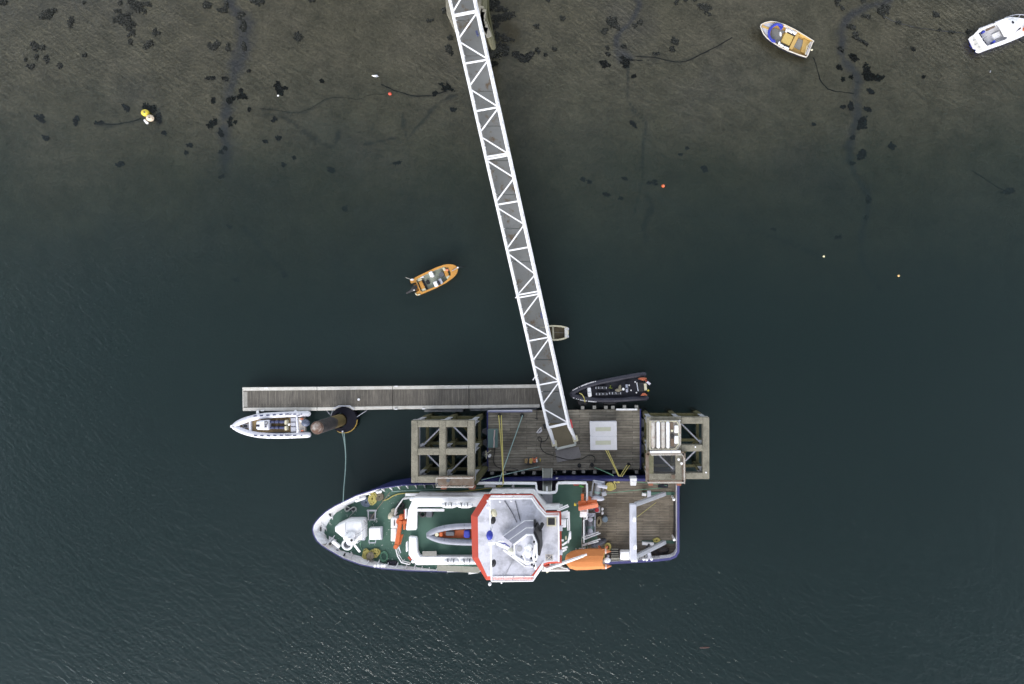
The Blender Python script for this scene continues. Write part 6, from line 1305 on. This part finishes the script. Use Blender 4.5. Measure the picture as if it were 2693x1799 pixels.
for nm_, pts, lb in (("mooring_chain", [(2139,152),(2148,180),(2154,205),(2165,225),(2185,240),(2225,243),(2245,247)], "weedy chain trailing from the wooden boat across the silt runnel"),
   ("mooring_chain", [(2322,42),(2345,55),(2375,66),(2430,76),(2480,83),(2535,88)], "weedy chain running right to the white cruiser's stern"),
   ("mooring_chain", [(1674,149),(1720,151),(1755,160),(1785,165),(1810,160),(1850,140),(1890,120),(1925,100)], "dark chain across the mud right of the central runnel"),
   ("mooring_chain", [(1003,222),(1030,236),(1060,246),(1090,254),(1130,253),(1175,240)], "dark chain on the mud between the red buoy and the footbridge"),
   ("mooring_chain", [(2557,450),(2590,470),(2620,492),(2645,503)], "dark rope leading to the big oval weed clump at the right edge"),
   ("mooring_chain", [(2676,96),(2682,108),(2693,114),(2720,120)], "short chain below the white cruiser's bow at the right edge"),
   ("mooring_chain", [(683,286),(740,292),(780,300),(820,285),(860,257),(910,258),(950,263),(970,248),(1015,248)], "thin pale line over the left shallows up to the red buoy"),
   ("mooring_chain", [(1640,166),(1660,158),(1690,160)], "short chain by the central runnel's dark weed"),
   ("mooring_chain", [(258,326),(300,328),(340,322),(372,312)], "weedy chain left of the yellow and cream buoys")):
    P = []
    q_ = smooth_poly([BED(x, y, .05) for x, y in pts], 2)
    single(nm_, MB().tube([p+Vector((random.uniform(-.03,.03), random.uniform(-.03,.03), 0)) for p in q_], [random.uniform(.02,.055) for _ in q_] if 'pale' not in lb else .012, 5), haze_weed, lb, "chain", loc=q_[0], group="mooring chains on the mud")
# ================================================================= SEAWEED
LM = [(1070,60,"the stone jetty's left side"),(1330,90,"the stone jetty"),(390,300,"the yellow buoy"),(1025,246,"the small red buoy"),(620,60,"the wide left silt runnel"),(1630,110,"the central runnel"),(2070,100,"the wooden boat"),(2250,150,"the right silt runnel"),
  (2600,100,"the white cruiser"),(1744,489,"the small orange buoy"),(2280,560,"the right runnel's end"),(800,100,"the open mud centre left"),(120,120,"the photo's top left corner"),(110,420,"the photo's left edge"),(900,520,"the orange motorboat's bow"),(1860,60,"the open mud centre right"),(2420,150,"the cruiser's chain"),(590,330,"the left runnel's end"),(700,700,"the orange motorboat"),(1500,90,"the jetty's right mud"),(2650,500,"the right edge"),(730,250,"the small white shell"),(1560,480,"the footbridge's right side")]
def side(dx, dy):
    a = math.degrees(math.atan2(-dy, dx)) % 360
    return ["right of","above right of","above","above left of","left of","below left of","below","below right of"][int((a+22.5)//45) % 8]
WD = """6,7,12,8,0 128,36,24,11,35 186,55,8,14,-15 362,18,24,13,-35 388,10,10,7,0 318,8,6,5,0 309,28,8,6,0 306,49,6,8,0 337,60,20,17,-30 322,45,14,8,0 347,88,11,9,0 346,109,10,5,-20 388,119,17,9,25 410,86,11,7,-30 95,122,17,10,-10
80,176,13,7,-10 121,158,9,10,0 98,152,6,5,0 160,171,10,9,0 69,158,4,3,0 224,146,5,3,0 224,8,5,3,0 109,313,15,11,-20 203,316,8,13,0 331,282,13,7,-40 122,362,10,7,-20 322,431,15,5,0 398,287,17,15,20 415,310,12,12,0 262,325,9,5,0 565,121,17,13,0
547,13,16,11,0 584,28,20,8,-15 595,12,7,8,0 634,39,11,6,-25 641,71,9,20,10 643,124,7,12,0 599,128,9,7,-30 674,6,14,8,0 692,7,5,5,0 558,206,14,5,0 595,207,8,4,-10 655,189,7,5,0 605,262,11,8,0 634,238,7,6,-30 637,256,15,8,20 564,265,7,8,0
561,322,12,11,0 580,349,7,10,20 611,320,8,8,0 498,382,7,6,0 488,400,5,5,0 432,349,6,5,0 592,391,6,5,0 584,404,6,5,0 786,97,11,13,0 822,4,10,4,0 736,233,11,17,10 750,233,6,4,0 850,214,6,5,-30 1129,54,9,3,0 1170,27,6,9,0 1186,98,8,8,-40
1183,128,12,12,0 1181,233,17,8,-15 1146,246,7,5,0 1193,289,8,6,0 655,288,5,5,0 719,316,7,5,0 736,364,9,5,0 703,373,13,3,-15 871,447,14,6,-25 745,435,6,5,0 774,415,5,5,0 1046,430,7,5,0 1292,12,17,16,0 1318,24,14,8,0 1318,46,30,9,10
1303,72,12,9,0 1305,96,9,12,0 1330,104,14,10,0 1297,136,21,24,0 1326,131,16,15,0 1363,150,20,11,-25 1395,146,22,9,30 1414,133,6,6,40 1298,170,10,10,0 1434,145,6,4,-30 1459,130,7,3,10 1479,51,8,6,-20 1413,69,5,6,0 1610,60,22,13,-35 1624,74,7,8,0
1589,80,11,9,-20 1671,69,7,4,10 1682,58,6,6,0 1589,168,14,10,-20 1600,143,7,5,-30 1598,128,4,4,0 1644,163,22,7,-8 1648,174,8,8,0 1640,124,9,3,-30 1723,142,6,4,0 1771,107,8,13,10 1768,131,9,6,-30 1855,24,23,11,-18 1780,5,5,7,0 1802,1,7,3,0
1828,1,6,3,0 1668,200,7,4,0 1665,328,9,6,-40 1852,444,8,8,0 1441,2,6,2,-20 2205,9,8,10,0 2215,21,8,4,-40 2264,3,10,6,0 2324,24,18,12,15 2321,42,9,5,-30 2281,46,18,4,-18 2238,72,15,5,-30 2249,89,8,8,0 2255,104,16,4,-15 2276,115,9,2,-25
2215,131,8,6,0 2245,151,16,9,-15 2209,179,11,6,-20 2278,190,14,18,0 2309,206,17,10,0 2290,202,13,10,0 2218,210,6,4,-40 2240,204,5,3,-50 2291,243,14,5,-38 2238,277,7,14,0 2281,288,13,5,0 2217,283,9,5,0 2272,321,16,11,0 2264,334,10,8,0 2243,362,8,5,0
2263,406,13,13,0 2240,429,7,5,0 2343,385,10,9,0 2460,37,11,5,-35 2401,129,7,3,-60 2550,85,8,7,0 2363,61,7,3,-15 2470,80,5,2,0 2503,85,13,2,0 2428,203,4,3,0 2654,504,18,8,-10 2309,752,8,6,-40 2284,525,7,14,0 2279,571,8,5,0 2205,624,10,6,30
2032,603,7,3,-20 1642,471,9,5,-30 1533,473,7,4,-30 1598,510,10,5,-20 1634,524,6,5,0 1721,481,11,4,0 583,464,7,6,0 908,552,6,9,-30 747,722,9,7,0 622,735,11,4,0 604,597,7,4,-30 153,881,5,4,0 1550,480,8,3,-30 2139,328,3,3,0 1807,391,3,3,0 1790,407,4,3,0"""
seen = {}
rngw = random.Random(3)
for it in WD.split():
    px, py, rx, ry, rot = [float(t) for t in it.split(',')]
    c = BED(px, py, 0); s_ = (H-c.z)/F*.88; ax, ay = rx*s_, ry*s_; ang = R(rot)
    V = []; Fc = []; area = rx*ry
    nb = max(3, int(2+area/22)); blobs = [(rngw.gauss(0, .45), rngw.gauss(0, .45), rngw.uniform(.35, .6)) for _ in range(nb)]
    nl = int(min(380, 26+area*1.25))
    for _ in range(nl):
        b = rngw.choice(blobs); t = rngw.uniform(0, 6.283); rr = b[2]*math.sqrt(rngw.random())
        u, v_ = b[0]+rr*math.cos(t), b[1]+rr*math.sin(t); x, y = u*ax, v_*ay
        X, Y = x*math.cos(ang)-y*math.sin(ang), x*math.sin(ang)+y*math.cos(ang)
        L_ = rngw.uniform(.08, .24); w_ = rngw.uniform(.03, .08); d = rngw.uniform(0, 6.283); h0 = rngw.uniform(.01, .09); h1 = h0+rngw.uniform(-.02, .07)
        dx, dy = math.cos(d)*L_, math.sin(d)*L_; qx, qy = -math.sin(d)*w_, math.cos(d)*w_; B = len(V)
        V += [(X-qx*.6, Y-qy*.6, h0), (X+dx*.5-qx*1.2, Y+dy*.5-qy*1.2, h1), (X+dx, Y+dy, h1*.7), (X+dx*.5+qx*1.2, Y+dy*.5+qy*1.2, h1+.01), (X+qx*.6, Y+qy*.6, h0)]; Fc.append([B, B+1, B+2, B+3, B+4])
    me = bpy.data.meshes.new("seaweed_clump"); me.from_pydata(V, [], Fc); me.materials.append(haze_weed if c.z < -.30 else weed)  # deep clumps take the weed colour paled for water haze
    o = bpy.data.objects.new("seaweed_clump", me); sc.collection.objects.link(o); o.location = c
    l = min(LM, key=lambda q: (q[0]-px)**2+(q[1]-py)**2); sd_ = side(px-l[0], py-l[1])
    size = "big" if area > 200 else ("medium" if area > 80 else ("small" if area > 25 else "tiny"))
    shp = "long" if max(rx, ry) > 1.9*min(rx, ry) else ("oval" if max(rx, ry) > 1.3*min(rx, ry) else "round")
    dist = math.hypot(px-l[0], py-l[1]); dd = "just" if dist < 45 else ("close" if dist < 90 else "well")
    base_l = f"{size} {shp} dark seaweed clump, {dd} {sd_} {l[2]}"
    if base_l in seen:
        q = seen[base_l]; seen[base_l] = q+1
        base_l = base_l.replace("dark", ["blackish", "ragged dark", "patchy dark", "faint dark", "thin dark", "loose dark", "dense dark"][min(q-1, 6)])
    else: seen[base_l] = 1
    tag(o, base_l, "seaweed", "seaweed clumps on the mud")
